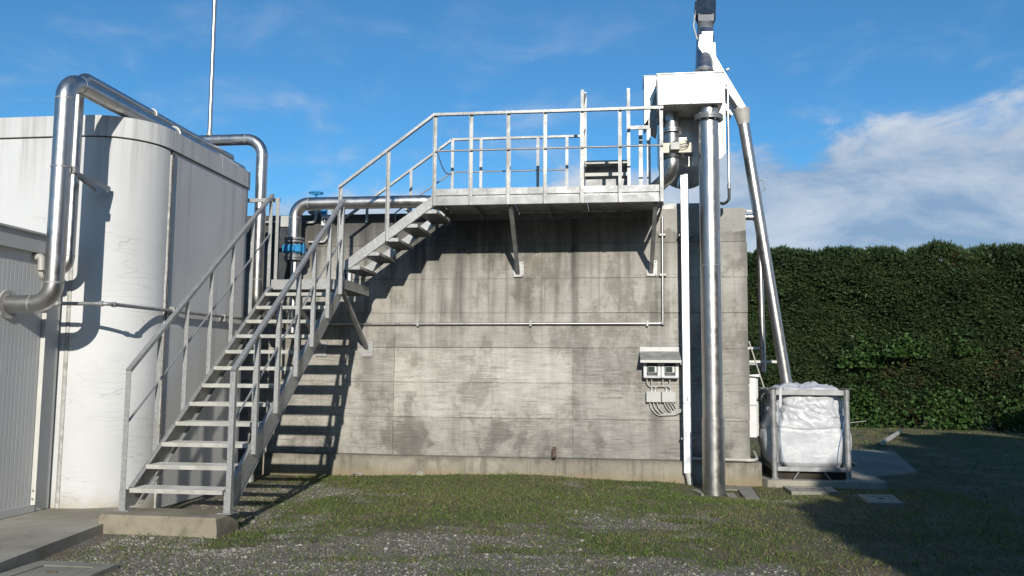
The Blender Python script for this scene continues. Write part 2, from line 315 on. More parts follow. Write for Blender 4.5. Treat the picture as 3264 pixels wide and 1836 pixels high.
# ------------------------------------------------------------------ mesh building
class MB:
    def __init__(s): s.v = []; s.f = []
    def add(s, vs, fs):
        k = len(s.v); s.v += [tuple(p) for p in vs]; s.f += [tuple(i + k for i in f) for f in fs]; return s
    def box(s, x0, x1, y0, y1, z0, z1):
        return s.add([(x0, y0, z0), (x1, y0, z0), (x1, y1, z0), (x0, y1, z0), (x0, y0, z1), (x1, y0, z1), (x1, y1, z1), (x0, y1, z1)],
                     [(0, 3, 2, 1), (4, 5, 6, 7), (0, 1, 5, 4), (1, 2, 6, 5), (2, 3, 7, 6), (3, 0, 4, 7)])
    def bbox(s, x0, x1, y0, y1, z0, z1, b=.008):
        # box with chamfered edges
        X, Y, Z = (x0, x1), (y0, y1), (z0, z1); vs = []; idx = {}
        for i in (0, 1):
            for j in (0, 1):
                for k in (0, 1):
                    sx, sy, sz = (b if i == 0 else -b), (b if j == 0 else -b), (b if k == 0 else -b)
                    for ax, p in enumerate(((X[i], Y[j] + sy, Z[k] + sz), (X[i] + sx, Y[j], Z[k] + sz), (X[i] + sx, Y[j] + sy, Z[k]))):
                        idx[i, j, k, ax] = len(vs); vs.append(p)
        fs = []
        for i in (0, 1):
            fs.append(tuple(idx[i, j, k, 0] for j, k in ((0, 0), (1, 0), (1, 1), (0, 1))))
            fs.append(tuple(idx[j, i, k, 1] for j, k in ((0, 0), (1, 0), (1, 1), (0, 1))))
            fs.append(tuple(idx[j, k, i, 2] for j, k in ((0, 0), (1, 0), (1, 1), (0, 1))))
        for a in (0, 1):
            for c in (0, 1):
                fs.append((idx[a, c, 0, 0], idx[a, c, 1, 0], idx[a, c, 1, 1], idx[a, c, 0, 1]))
                fs.append((idx[a, 0, c, 0], idx[a, 1, c, 0], idx[a, 1, c, 2], idx[a, 0, c, 2]))
                fs.append((idx[0, a, c, 1], idx[1, a, c, 1], idx[1, a, c, 2], idx[0, a, c, 2]))
        for i in (0, 1):
            for j in (0, 1):
                for k in (0, 1): fs.append((idx[i, j, k, 0], idx[i, j, k, 1], idx[i, j, k, 2]))
        c = Vector(((x0 + x1) / 2, (y0 + y1) / 2, (z0 + z1) / 2)); out_ = []
        for f in fs:
            p = [Vector(vs[q]) for q in f]; n = (p[1] - p[0]).cross(p[2] - p[0]); o = sum(p, Vector()) / len(p) - c
            out_.append(f if n.dot(o) > 0 else f[::-1])
        return s.add(vs, out_)
    def bar(s, p0, p1, w, h, side=None):
        # rectangular bar from p0 to p1; w along `side`, h across it
        p0, p1 = Vector(p0), Vector(p1); d = (p1 - p0).normalized()
        if side is None: side = Vector((0, 0, 1)).cross(d) if abs(d.z) < .95 else Vector((1, 0, 0))
        a = (Vector(side) - d * Vector(side).dot(d)).normalized(); b = d.cross(a)
        vs = [p + a * (sx * w / 2) + b * (sy * h / 2) for p in (p0, p1) for sx, sy in ((-1, -1), (1, -1), (1, 1), (-1, 1))]
        return s.add(vs, [(0, 3, 2, 1), (4, 5, 6, 7), (0, 1, 5, 4), (1, 2, 6, 5), (2, 3, 7, 6), (3, 0, 4, 7)])
    def angle(s, x, y, z0, z1, a=.045, t=.006, sx=1, sy=1):
        # upright steel angle: one flange along x, one along y
        xs, ys = sorted((x, x + sx * a)), sorted((y, y + sy * t)); s.box(xs[0], xs[1], ys[0], ys[1], z0, z1)
        xs, ys = sorted((x, x + sx * t)), sorted((y + sy * t, y + sy * a)); return s.box(xs[0], xs[1], ys[0], ys[1], z0, z1)
    def tube(s, pts, r, n=16, cap=True):
        pts = [Vector(p) for p in pts]; rs = r if isinstance(r, (list, tuple)) else [r] * len(pts); k = len(s.v)
        d0 = (pts[1] - pts[0]).normalized(); a = d0.orthogonal().normalized(); prev = d0
        for i, p in enumerate(pts):
            d = ((pts[min(i + 1, len(pts) - 1)] - p).normalized() + (p - pts[max(i - 1, 0)]).normalized())
            d = d.normalized() if d.length > 1e-6 else prev
            a = prev.rotation_difference(d) @ a; prev = d; a = (a - d * a.dot(d)).normalized(); b = d.cross(a)
            for j in range(n):
                t = 2 * math.pi * j / n; s.v.append(tuple(p + (a * math.cos(t) + b * math.sin(t)) * rs[i]))
        for i in range(len(pts) - 1):
            for j in range(n):
                q, w = k + i * n, (j + 1) % n; s.f.append((q + j, q + w, q + n + w, q + n + j))
        if cap:
            s.f.append(tuple(k + j for j in range(n))[::-1]); e = k + (len(pts) - 1) * n; s.f.append(tuple(e + j for j in range(n)))
        return s
    def ring(s, c, axis, r, t, w, n=24):
        # collar: outer radius r, depth w along axis, solid
        a = Vector(axis).normalized(); c = Vector(c); return s.tube([c - a * w / 2, c + a * w / 2], r, n)
    def prism(s, pts, ext):
        n = len(pts); ext = Vector(ext); vs = [Vector(p) for p in pts] + [Vector(p) + ext for p in pts]
        return s.add(vs, [tuple(range(n))[::-1], tuple(range(n, 2 * n))] + [(i, (i + 1) % n, n + (i + 1) % n, n + i) for i in range(n)])
    def build(s, name, mat, parent=None, smooth=False, **props):
        o_ = base_of(parent) if parent else Vector()
        me = bpy.data.meshes.new(name)
        me.from_pydata([(x - o_.x, y - o_.y, z - o_.z) for x, y, z in s.v], [], s.f); me.validate(); me.update()
        if smooth:
            me.shade_smooth(); me.set_sharp_from_angle(angle=R(38))
        me.materials.append(M[mat] if isinstance(mat, str) else mat)
        o = bpy.data.objects.new(name, me); COL.objects.link(o)
        if parent: o.parent = parent
        for kk, v in props.items(): o[kk] = v
        return o
BASE = {}
def base_of(o):
    while o.parent: o = o.parent
    return BASE.get(o.name, Vector())
def thing(name, loc, label, cat, group=None):
    o = bpy.data.objects.new(name, None); COL.objects.link(o); o.location = loc; o.empty_display_size = .2
    BASE[o.name] = Vector(loc); o['label'] = label; o['category'] = cat
    if group: o['group'] = group
    return o
def tag(o, label, cat, group=None):
    o['label'] = label; o['category'] = cat
    if group: o['group'] = group
    return o
def clone(o, parent, off=(0, 0, 0)):
    c = o.copy(); COL.objects.link(c); c.parent = parent; c.location = o.location + Vector(off)
    for ch in o.children:
        d = ch.copy(); COL.objects.link(d); d.parent = c
    return c
def rounded(pts, rad, n=8):
    # polyline with its corners turned into arcs
    pts = [Vector(p) for p in pts]; out_ = [pts[0]]
    for i in range(1, len(pts) - 1):
        a, b, c = pts[i - 1], pts[i], pts[i + 1]; d1, d2 = (a - b).normalized(), (c - b).normalized()
        ang = d1.angle(d2)
        if ang > 3.1: out_.append(b); continue
        t = min(rad / math.tan(ang / 2), (a - b).length * .98, (c - b).length * .98); rr_ = t * math.tan(ang / 2)
        bis = (d1 + d2).normalized(); cen = b + bis * (rr_ / math.sin(ang / 2)); s_, e_ = b + d1 * t - cen, b + d2 * t - cen
        tot = s_.angle(e_); ax = s_.cross(e_).normalized()
        for k_ in range(n + 1): out_.append(cen + Matrix.Rotation(tot * k_ / n, 3, ax) @ s_)
    return out_ + [pts[-1]]
def fast_mesh(name, V, faces, tint, mat, parent=None, **props):
    # V (n,3) vertices, faces (m,k) all with k corners, tint (n,) colour variation
    me = bpy.data.meshes.new(name); k_ = faces.shape[1]; nf = len(faces)
    if parent: V = V - np.array(base_of(parent))
    me.vertices.add(len(V)); me.vertices.foreach_set('co', V.astype(np.float32).ravel())
    me.loops.add(nf * k_); me.loops.foreach_set('vertex_index', faces.astype(np.int32).ravel())
    me.polygons.add(nf); me.polygons.foreach_set('loop_start', np.arange(0, nf * k_, k_, dtype=np.int32))
    me.update(calc_edges=True)
    at = me.attributes.new('tint', 'FLOAT', 'POINT'); at.data.foreach_set('value', tint.astype(np.float32))
    me.materials.append(M[mat]); o = bpy.data.objects.new(name, me); COL.objects.link(o)
    if parent: o.parent = parent
    for kk, v in props.items(): o[kk] = v
    return o

# ------------------------------------------------------------------ ground
def gz(x, y):
    if math.hypot(x, y) > 40: return 0.0
    z = .075 * math.exp(-((x + 1.6) / 1.6) ** 2 - ((y + .1) / .8) ** 2)
    fade = min(1, max(0, (30 - math.hypot(x, y)) / 20))
    z += fade * (.018 * noise.noise((x * .7, y * .7, 3.1)) + .012 * noise.noise((x * 2.3, y * 2.3, 7.7)))
    z -= .045 * math.exp(-((x - 1.25) / .75) ** 2 - ((y + 1.0) / .6) ** 2)
    return z - .012
def stony(x, y):
    if x > 3.0: return -.2
    # 1 = bare gravel, 0 = turf
    v = .5 + .80 * noise.fractal((x * .55, y * .8, 1.7), 1., 2., 4) + .50 * noise.fractal((x * 2.1 + 4, y * 3.0, 6.2), 1., 2., 3)
    near = min(1., max(0., (-3.9 - y) / 2.2)); left = min(1., max(0., (-2.2 - x) / 1.6)) * min(1, max(0, (-1.2 - y) / 1.5))
    und = 1. if (-4.7 < x < -3.5 and -4.4 < y < -.5) else 0.
    right = min(1., max(0., (x - .9) / 1.6))
    return v * .85 + .52 * near + .36 * left + .30 * und - .30 * right - .50
gx = np.concatenate([[-600, -200, -80, -40, -20, -12], np.arange(-8, 7.01, .11), [8, 9, 10, 12, 15, 20, 40, 80, 200, 600]])
gy = np.concatenate([[-600, -200, -80, -40, -25, -18, -13, -10], np.arange(-8.5, 1.01, .11), np.arange(1.5, 16, .6), [18, 25, 40, 80, 200, 600]])
gv = [(float(x), float(y), gz(float(x), float(y))) for y in gy for x in gx]; nx = len(gx)
g = MB(); g.v = gv; g.f = [(j * nx + i, j * nx + i + 1, (j + 1) * nx + i + 1, (j + 1) * nx + i) for j in range(len(gy) - 1) for i in range(nx - 1)]
ground = g.build('ground', 'ground', smooth=True, kind='structure')
ga = ground.data.attributes.new('grit', 'FLOAT', 'POINT')
ga.data.foreach_set('value', [min(1., max(0., (stony(x, y) - .06) / .36)) if -8 < x < 7 and -8.6 < y < 1.1 else 0. for x, y, z in gv])
# slabs
sl_ = MB(); sl_.prism([(-4.40, -6.9, -.05), (-4.42, -6.5, -.05), (-4.55, -5.65, -.05), (-4.66, -4.84, -.05), (-4.80, -4.5, -.05), (-4.75, -4.0, -.05), (-9, -4.0, -.05), (-9, -6.9, -.05)], (0, 0, .14))
sl_.build('concrete_apron', 'slab', kind='structure')
MB().prism([(1.80, .02, -.05), (1.90, -.20, -.05), (3.42, -.22, -.05), (3.60, 1.9, -.05), (1.80, 1.9, -.05)], (0, 0, .125)).build('concrete_pad', 'slab', kind='structure')
MB().prism([(3.66, 1.2, -.05), (4.5, 2.0, -.05), (5.3, 5.9, -.05), (4.25, 6.1, -.05), (3.66, 2.0, -.05)], (0, 0, .062)).build('paved_strip', 'lid', kind='structure')

# ------------------------------------------------------------------ concrete basin with its board-marked face
basin = thing('concrete_basin', (-2.2, 0, 0), 'tall grey board-marked concrete basin wall behind the staircase', 'basin')
b = MB(); b.box(-9.5, 1.70, .006, .33, -.1, 3.81); b.box(1.40, 1.70, .33, 6.3, -.1, 3.81); b.box(-9.5, 1.40, 6.0, 6.3, -.1, 3.81); b.box(-9.5, -9.2, .33, 6.0, -.1, 3.81)
b.build('wall_core', 'wall', basin, tint=.7)
rows = [.296, .836, 1.336, 1.836, 2.336, 2.836, 3.336, 3.825]; cols = [-9.5, -5.92, -3.32, -.72, 1.712]
tints = {(1, 2): 1.17, (2, 2): 1.24, (3, 2): .98, (0, 2): .95, (1, 1): .95, (2, 1): .97, (1, 3): .95, (2, 3): .9, (0, 3): .88, (4, 2): .93, (5, 2): .95, (6, 1): .85, (5, 1): .9}
def ragged_panel(x0, x1, z0, z1, ins, seed):
    # slab with slightly uneven arrises on the front
    q = MB(); n = 14; pts = []
    rnd = random.Random(seed); jt = lambda: rnd.uniform(0, .006)
    for i in range(n + 1): pts.append((x0 + .003 + (x1 - x0 - .006) * i / n, z0 + .003 + jt()))
    for i in range(1, 4): pts.append((x1 - .002 - jt(), z0 + (z1 - z0) * i / 4))
    for i in range(n + 1): pts.append((x1 - .003 - (x1 - x0 - .006) * i / n, z1 - .003 - jt()))
    for i in range(1, 4): pts.append((x0 + .002 + jt(), z1 - (z1 - z0) * i / 4))
    return q.prism([(x, ins, z) for x, z in pts], (0, .012 - ins, 0))
for i in range(7):
    for j in range(4):
        rr_ = random.Random(i * 10 + j)
        ragged_panel(cols[j], cols[j + 1], rows[i], rows[i + 1], rr_.uniform(-.006, .004), i * 10 + j).build('wall_panel', 'wall', basin, tint=tints.get((i, j), rr_.uniform(.9, 1.06)))
# the right-hand end shows the ends of the pours
for i in range(7):
    MB().box(1.698, 1.716 + .006 * (i % 3), .05, 6.25, rows[i] + .006, rows[i + 1] - .006).build('wall_panel', 'wall', basin, tint=.9 + .04 * (i % 3))
pl = MB(); pv = []
n = 60
for i in range(n + 1):
    x = -9.5 + (1.84 + 9.5) * i / n; pv += [(x, -.125 + .012 * noise.noise((x * 2, 0, 0)), -.1), (x, -.118 + .014 * noise.noise((x * 2.7, 3, 0)), .288 + .012 * noise.noise((x * 1.9, 5, 0))), (x, .04, .296)]
pl.add(pv, [f for i in range(n) for f in ((3 * i, 3 * i + 3, 3 * i + 4, 3 * i + 1), (3 * i + 1, 3 * i + 4, 3 * i + 5, 3 * i + 2))])
pl.box(1.60, 1.838, -.11, 6.3, -.1, .292)
pl.build('plinth', 'plinth', basin)

# ------------------------------------------------------------------ pale tank at the left
TX, TY, TR, TTOP = -4.95, -4.15, .60, 4.115
def corner(off=0., n=14, x_from=None):
    # plan outline of the rounded corner, from the front face round to the right face
    r_ = TR + off; cx, cy = TX - TR, TY + TR
    return [(cx + r_ * math.sin(t), cy - r_ * math.cos(t)) for t in [math.pi / 2 * i / n for i in range(n + 1)]]
def skin(outline, z0, z1, th):
    # upright slab following a plan outline; th = thickness inward (to the left of travel)
    q = MB(); P_ = [Vector((x, y)) for x, y in outline]; inn = []
    for i, p in enumerate(P_):
        d = (P_[min(i + 1, len(P_) - 1)] - P_[max(i - 1, 0)]).normalized(); inn.append(p + Vector((-d.y, d.x)) * th)
    m_ = len(P_); vs = [(p.x, p.y, z0) for p in P_] + [(p.x, p.y, z1) for p in P_] + [(p.x, p.y, z0) for p in inn] + [(p.x, p.y, z1) for p in inn]
    fs = []
    for i in range(m_ - 1): fs += [(i, i + 1, m_ + i + 1, m_ + i), (2 * m_ + i + 1, 2 * m_ + i, 3 * m_ + i, 3 * m_ + i + 1), (m_ + i, m_ + i + 1, 3 * m_ + i + 1, 3 * m_ + i), (i + 1, i, 2 * m_ + i, 2 * m_ + i + 1)]
    fs += [(0, m_, 3 * m_, 2 * m_), (m_ - 1, 3 * m_ - 1, 4 * m_ - 1, 2 * m_ - 1)]
    return q.add(vs, fs)
tank = thing('concrete_tank', (-6.5, -2.9, 0), 'pale precast concrete tank with rounded corner, left of the stairs', 'tank')
skin([(-9.5, TY), (-5.655, TY)], 0, 3.885, .2).build('wall_panel', 'tank', tank)
skin([(-5.605, TY)] + corner() + [(TX, -3.53)], 0, 3.885, .2).build('wall_panel', 'tank', tank, smooth=True)
skin([(TX, -3.48), (TX, -1.62)], 0, 3.885, .2).build('wall_panel', 'tank_side', tank)
bc = [(TX - .12 + .12 * math.cos(t), -1.62 + .22 * math.sin(t)) for t in [math.pi / 2 * i / 6 for i in range(7)]]
skin(bc + [(-9.5, -1.40)], 0, 3.885, .2).build('wall_panel', 'tank_side', tank, smooth=True)
skin([(-9.5, TY - .02), (-5.665, TY - .02)], 3.90, TTOP, .25).build('coping', 'tank', tank)
skin([(-5.655, TY - .02)] + corner(.02) + [(TX + .02, -3.50)], 3.90, TTOP, .25).build('coping', 'tank', tank, smooth=True)
skin([(TX + .02, -3.49), (TX + .02, -2.36)], 3.90, TTOP, .25).build('coping', 'tank_side', tank)
skin([(TX + .02, -2.345), (TX + .02, -1.60)] + [(p[0] + .015, p[1] + .02) for p in bc] + [(-9.5, -1.37)], 3.90, TTOP, .25).build('coping', 'tank_side', tank)
skin([(-9.5, TY + .012)] + [(p[0], p[1]) for p in corner(-.012)] + [(TX - .012, -1.62)], 3.87, 3.912, .12).build('joint', 'joint', tank)
MB().tube([(-5.63, TY + .014, 0), (-5.63, TY + .014, 3.88)], .026, 8).build('sealant_bead', 'sealant', tank, smooth=True)
wob = [(TX + .004 + .004 * noise.noise((0, 0, z * 5)), -3.517 + .006 * noise.noise((3, 0, z * 4)), z) for z in np.arange(0, 3.9, .08)]
MB().tube(wob, [.013 + .006 * abs(noise.noise((1, 1, p[2] * 3))) for p in wob], 7).build('sealant_bead', 'sealant', tank, smooth=True)
MB().tube([(TX + .012, -3.492, 0), (TX + .012, -3.492, 3.88)], .010, 6).build('sealant_bead', 'joint', tank)
MB().box(-9.4, -5.2, -3.9, -1.6, 3.70, 3.80).build('roof_slab', 'tank_side', tank)

# ------------------------------------------------------------------ shed at the far left
XS = -5.70
shed = thing('panel_shed', (-6.6, -5.8, .09), 'grey ribbed metal panel shed with deep fascia beside the pale tank', 'shed')
def ribbed(y0, y1):
    q = MB(); ys = []; y = y0
    while y < y1 - .001:
        ys += [(y, 0), (min(y + .040, y1), 0), (min(y + .044, y1), -.0010), (min(y + .05, y1), -.0010), (min(y + .054, y1), 0)]; y += .054
    ys.append((y1, 0)); vs = []
    for yy, d in ys: vs += [(XS + d, yy, .16), (XS + d, yy, 2.6)]
    return q.add(vs, [(2 * i, 2 * i + 2, 2 * i + 3, 2 * i + 1) for i in range(len(ys) - 1)])
for y0, y1 in ((-7.47, -6.475), (-6.47, -5.475), (-5.47, -4.47)):
    q = ribbed(y0, y1); q.box(XS - .06, XS - .006, y0, y1, .16, 2.6); q.build('wall_panel', 'shed', shed)
MB().box(XS - 2.5, XS - .06, -7.4, -4.42, .1, 2.6).build('body', 'shed_trim', shed)
MB().box(XS - .02, XS + .012, -7.4, -4.41, .095, .165).build('base_rail', 'shed_trim', shed)
q = MB(); q.box(XS - 2.5, XS + .05, -7.5, -4.38, 2.60, 2.78); q.box(XS - 2.5, XS + .075, -7.5, -4.37, 2.775, 2.795); q.build('fascia', 'shed_trim', shed)
q = MB(); q.box(XS - .005, XS + .045, -4.452, -4.446, .165, 2.6); q.box(XS - .06, XS - .005, -4.462, -4.405, .165, 2.6); q.build('corner_flashing', 'flash', shed)
MB().box(XS - .06, XS + .004, -4.402, -4.19, .095, 2.6).build('corner_post', 'shed_trim', shed)
for z in (.22, .30): MB().ring((XS + .02, -4.456, z), (0, 1, 0), .012, 0, .012, 10).build('screw', 'galv', shed)

# ------------------------------------------------------------------ pipes over the tank
def weld(mb_parent, c, axis, r): return MB().ring(c, axis, r * 1.018, 0, .014, 28).build('weld_seam', 'galv', mb_parent, smooth=True)
YB, XB, RB = -4.95, -5.24, .0865
bp = thing('steel_duct_pipe', (XB, YB, 1.98), 'thick stainless pipe leaving the shed and bending over the tank top', 'pipe')
pth = rounded([(XS - .02, YB, 2.07), (XB, YB, 2.07), (XB, YB, 4.222), (XB, -1.25, 4.222), (XB - .0, -1.20, 4.222)], .20, 12)
MB().tube(pth, RB, 28).build('pipe_run', 'stainless', bp, smooth=True)
for c, ax in (((XB - .20, YB, 2.07), (1, 0, 0)), ((XB, YB, 2.27), (0, 0, 1)), ((XB, YB, 4.02), (0, 0, 1)), ((XB, YB + .2, 4.222), (0, 1, 0))): weld(bp, c, ax, RB)
MB().ring((XS + .012, YB, 2.07), (1, 0, 0), .135, 0, .02, 28).build('wall_collar', 'sealant', bp, smooth=True)
MB().ring((XB, YB, 3.36), (0, 0, 1), RB * 1.05, 0, .012, 28).build('clamp', 'galv_dull', bp, smooth=True)
MB().tube([(XB + .098 * math.cos(t), -3.0, 4.222 + .098 * math.sin(t)) for t in np.linspace(-.3, math.pi + .3, 16)], .011, 8).build('strap', 'flash', bp, smooth=True)
XQ, YQ, RQ = -5.452, -4.45, .0525
sp = thing('thin_duct_pipe', (XQ, YQ, 2.38), 'slimmer stainless pipe running beside the thick pipe over the tank', 'pipe')
pth = rounded([(XS - .02, YQ, 2.44), (XQ, YQ, 2.44), (XQ, YQ, 4.446), (XQ, -1.1, 4.446), (XQ, -1.05, 4.446)], .14, 12)
MB().tube(pth, RQ, 24).build('pipe_run', 'stainless', sp, smooth=True)
for c, ax in (((XQ, YQ, 2.59), (0, 0, 1)), ((XQ, YQ, 4.30), (0, 0, 1))): weld(sp, c, ax, RQ)
MB().ring((XS + .02, YQ, 2.44), (1, 0, 0), .095, 0, .05, 24).build('wall_collar', 'sealant', sp, smooth=True)
for y in (-3.1, -1.6): MB().box(XQ - .03, XQ + .03, y - .02, y + .02, TTOP, 4.40).build('stand_off', 'galv', sp)
MB().tube([(XQ + .062 * math.cos(t), -3.1, 4.446 + .062 * math.sin(t)) for t in np.linspace(-.3, math.pi + .3, 14)], .010, 8).build('strap', 'flash', sp, smooth=True)
br = thing('pipe_bracket', (-5.2, -4.3, 3.34), 'short grey angle bracket holding the two pipes off the tank', 'bracket')
q = MB(); q.bar((-5.18, -4.87, 3.345), (-5.27, -4.15, 3.345), .05, .008); q.bar((-5.155, -4.87, 3.322), (-5.245, -4.15, 3.322), .006, .045); q.build('arm', 'galv_dull', br)
MB().bar((-5.20, -4.75, 3.318), (-5.40, -4.16, 3.318), .006, .04).build('brace', 'galv_dull', br)
MB().box(-5.21, -5.13, -4.90, -4.84, 3.32, 3.385).build('clip', 'galv', br)
ep = thing('pvc_stub_pipe', (-5.6, -4.43, 2.4), 'short grey plastic stub pipe under the shed fascia', 'pipe')
MB().tube(rounded([(XS - .01, -4.62, 2.56), (-5.62, -4.62, 2.56), (-5.60, -4.64, 2.42)], .03, 6), .034, 16).build('tube', 'pvc', ep, smooth=True)
MB().tube([(-5.60, -4.64, 2.423), (-5.60, -4.64, 2.418)], .026, 14).build('bore', 'dark', ep)
RK = .078
kp = thing('elbowed_steel_pipe', (-4.97, -1.1, 0), 'stainless pipe bending down behind the tank to the stair landing', 'pipe')
MB().tube(rounded([(-6.6, -1.1, 4.69), (-4.97, -1.1, 4.69), (-4.97, -1.1, 2.3), (-4.97, -.4, 2.2)], .24, 12), RK, 26).build('pipe_run', 'stainless', kp, smooth=True)
for c, ax in (((-5.21, -1.1, 4.69), (1, 0, 0)), ((-4.97, -1.1, 4.45), (0, 0, 1)), ((-4.97, -1.1, 2.72), (0, 0, 1))): weld(kp, c, ax, RK)
MB().tube([(-4.97, -1.1, 2.2), (-4.97, -1.1, 0)], .05, 14).build('leg', 'galv_dull', kp, smooth=True)
fl = thing('flue_pole', (-5.76, -1.1, 4.72), 'tall thin stainless vent pole rising above the tank into the sky', 'pole')
MB().tube([(-5.755, -1.1, 4.74), (-5.77, -1.1, 7.6)], .030, 18).build('tube', 'stainless', fl, smooth=True)
MB().ring((-5.755, -1.1, 4.775), (0, 0, 1), .045, 0, .03, 18).build('collar', 'galv', fl, smooth=True)
tcd = thing('tank_conduit', (-5.2, -4.2, 2.12), 'thin grey conduit running level across the pale tank face', 'conduit')
MB().tube(rounded([(-5.70, -4.60, 2.108), (-4.91, -4.60, 2.10), (-4.90, -1.6, 2.15)], .05, 6), .0185, 12).build('tube', 'galv_dull', tcd, smooth=True)
MB().tube([(-5.70, -4.60, 2.108), (-5.42, -4.60, 2.105)], .022, 12).build('sleeve', 'pvc', tcd, smooth=True)
MB().tube([(-5.00, -4.60, 2.101), (-4.965, -4.60, 2.101)], .026, 12).build('coupling', 'galv', tcd, smooth=True)
MB().tube([(-4.91, -4.53, 2.101), (-4.91, -4.49, 2.101)], .026, 12).build('coupling', 'galv', tcd, smooth=True)
for y in (-3.42, -2.2): MB().box(TX, -4.875, y - .012, y + .012, 2.08, 2.165).build('clip', 'galv', tcd)

# ------------------------------------------------------------------ concrete step block
blk = MB()
def chunky(x0, x1, y0, y1, z0, z1, nx_=14, ny_=6, amp=.012):
    q = MB(); top_ = []; P2 = [(x0 + (x1 - x0) * i / nx_, y0) for i in range(nx_)] + [(x1, y0 + (y1 - y0) * i / ny_) for i in range(ny_)] + [(x1 - (x1 - x0) * i / nx_, y1) for i in range(nx_)] + [(x0, y1 - (y1 - y0) * i / ny_) for i in range(ny_)]
    cx, cy = (x0 + x1) / 2, (y0 + y1) / 2; L = []
    for z, ins in ((z0, 0), (z0 + (z1 - z0) * .5, 0), (z1 - .015, .0), (z1, .014)):
        L.append([(x + (cx - x) * ins / abs(x1 - x0) * 2 + amp * noise.noise((x * 9, y * 9, z * 9)), y + (cy - y) * ins / abs(y1 - y0) * 2 + amp * noise.noise((x * 9 + 5, y * 9, z * 9)), z + (.4 * amp * noise.noise((x * 6, y * 6, 4)) if z == z1 else 0)) for x, y in P2])
    n_ = len(P2); q.v = [p for l in L for p in l]
    for k_ in range(3):
        for i in range(n_): q.f.append((k_ * n_ + i, k_ * n_ + (i + 1) % n_, (k_ + 1) * n_ + (i + 1) % n_, (k_ + 1) * n_ + i))
    q.f.append(tuple(3 * n_ + i for i in range(n_))); return q
tag(chunky(-4.70, -3.58, -4.90, -4.45, -.06, .170).build('step_block', 'block', smooth=True), 'low brown-grey concrete block carrying the foot of the staircase', 'block')

# ------------------------------------------------------------------ staircase, landing and platform
st = thing('steel_staircase', (-4.1, -4.6, .17), 'galvanised steel staircase with landing, railings and platform along the concrete wall', 'staircase')
XL, XR = -4.60, -3.62
RISE, GO = .191, .262
def tread_mesh(L, Dp, t=.035):
    # open grating tread, origin at the front left top corner, length along +x
    q = MB(); q.box(0, L, 0, .006, -t, 0); q.box(0, L, .006, .03, -.004, 0); q.box(0, L, Dp - .006, Dp, -t, 0)
    q.box(0, .006, .006, Dp - .006, -t, 0); q.box(L - .006, L, .006, Dp - .006, -t, 0)
    n_ = int(L / .034)
    for i in range(1, n_): x = L * i / n_; q.box(x - .003, x + .003, .03, Dp - .006, -.012, -.001)
    nb_ = max(7, int(Dp / .03))
    for i in range(1, nb_): y = .03 + (Dp - .036) * i / nb_; q.box(.006, L - .006, y - .0035, y + .0035, -t * .75, -.0015)
    return q
def place(mesh_src, name, off, rot=0.):
    o = bpy.data.objects.new(name, mesh_src); COL.objects.link(o); o.parent = st; o.location = Vector(off) - BASE[st.name]; o.rotation_euler = (0, 0, rot); return o
src = tread_mesh(XR - XL - .07, .25); tm = bpy.data.meshes.new('tread'); tm.from_pydata(src.v, [], src.f); tm.update(); tm.materials.append(M['grating'])
src = MB(); src.box(0, .9, -.008, 0, -.04, -.002); nm = bpy.data.meshes.new('nosing'); src = MB(); src.box(0, XR - XL - .07, -.005, -.001, -.040, .001); nm.from_pydata(src.v, [], src.f); nm.materials.append(M['nosing'])
for i in range(12):
    t_ = place(tm, 'tread', (XL + .035, -4.65 + GO * i, .375 + RISE * i))
    no_ = bpy.data.objects.new('nosing', nm); COL.objects.link(no_); no_.parent = t_
# stringers of the lower flight (plate with a top lip)
for x, sgn in ((XL, 1), (XR, -1)):
    zt = lambda y: .735 + .732 * (y + 4.11)
    q = MB(); prof = [(x, -4.62, .20), (x, -4.62, zt(-4.62) + .01), (x, -1.58, zt(-1.58)), (x, -1.50, 2.60), (x, -1.50, 2.52), (x, -1.60, zt(-1.60) - .19), (x, -4.50, .20)]
    q.prism(prof, (sgn * .009, 0, 0)); q.bar((x + sgn * .022, -4.60, zt(-4.60)), (x + sgn * .022, -1.58, zt(-1.58)), .045, .007, (1, 0, 0)); q.bar((x + sgn * .022, -4.44, .205), (x + sgn * .022, -1.60, zt(-1.60) - .19), .045, .007, (1, 0, 0))
    q.build('stringer', 'galv', st)
    # newel at the foot, stepped wider below, then the posts
    xo = x - sgn * .002
    q = MB(); q.angle(xo - sgn * .05 + (0 if sgn > 0 else 0), -4.665, .17, 1.47, .05, .006, sgn, 1); q.box(min(xo - sgn * .052, xo + sgn * .012), max(xo - sgn * .052, xo + sgn * .012), -4.672, -4.60, .17, .36); q.build('post', 'galv', st)
    MB().box(min(xo - sgn * .075, xo + sgn * .06), max(xo - sgn * .075, xo + sgn * .06), -4.70, -4.57, .168, .178).build('foot_plate', 'galv_dull', st)
    ys = [-4.13, -3.62, -3.10, -2.63, -2.13, -1.67] if sgn < 0 else [-4.12, -3.60, -3.08, -2.56, -2.05, -1.52]
    for y in ys:
        q = MB(); q.angle(xo - sgn * .045, y - .022, zt(y) - .06, zt(y) + .76 + .33, .045, .006, sgn, 1); q.build('post', 'galv', st)
    e = -1.66 if sgn < 0 else -1.50
    zr = lambda y: 1.478 + .742 * (y + 4.64)
    q = MB(); xc = xo - sgn * .025; q.bar((xc, -4.665, zr(-4.665)), (xc, e, zr(e)), .05, .035, (1, 0, 0)); q.build('handrail', 'galv', st)
    MB().tube([(xc, -4.64, zr(-4.64) - .50), (xc, e, zr(e) - .50)], .011, 10).build('mid_rail', 'galv', st, smooth=True)
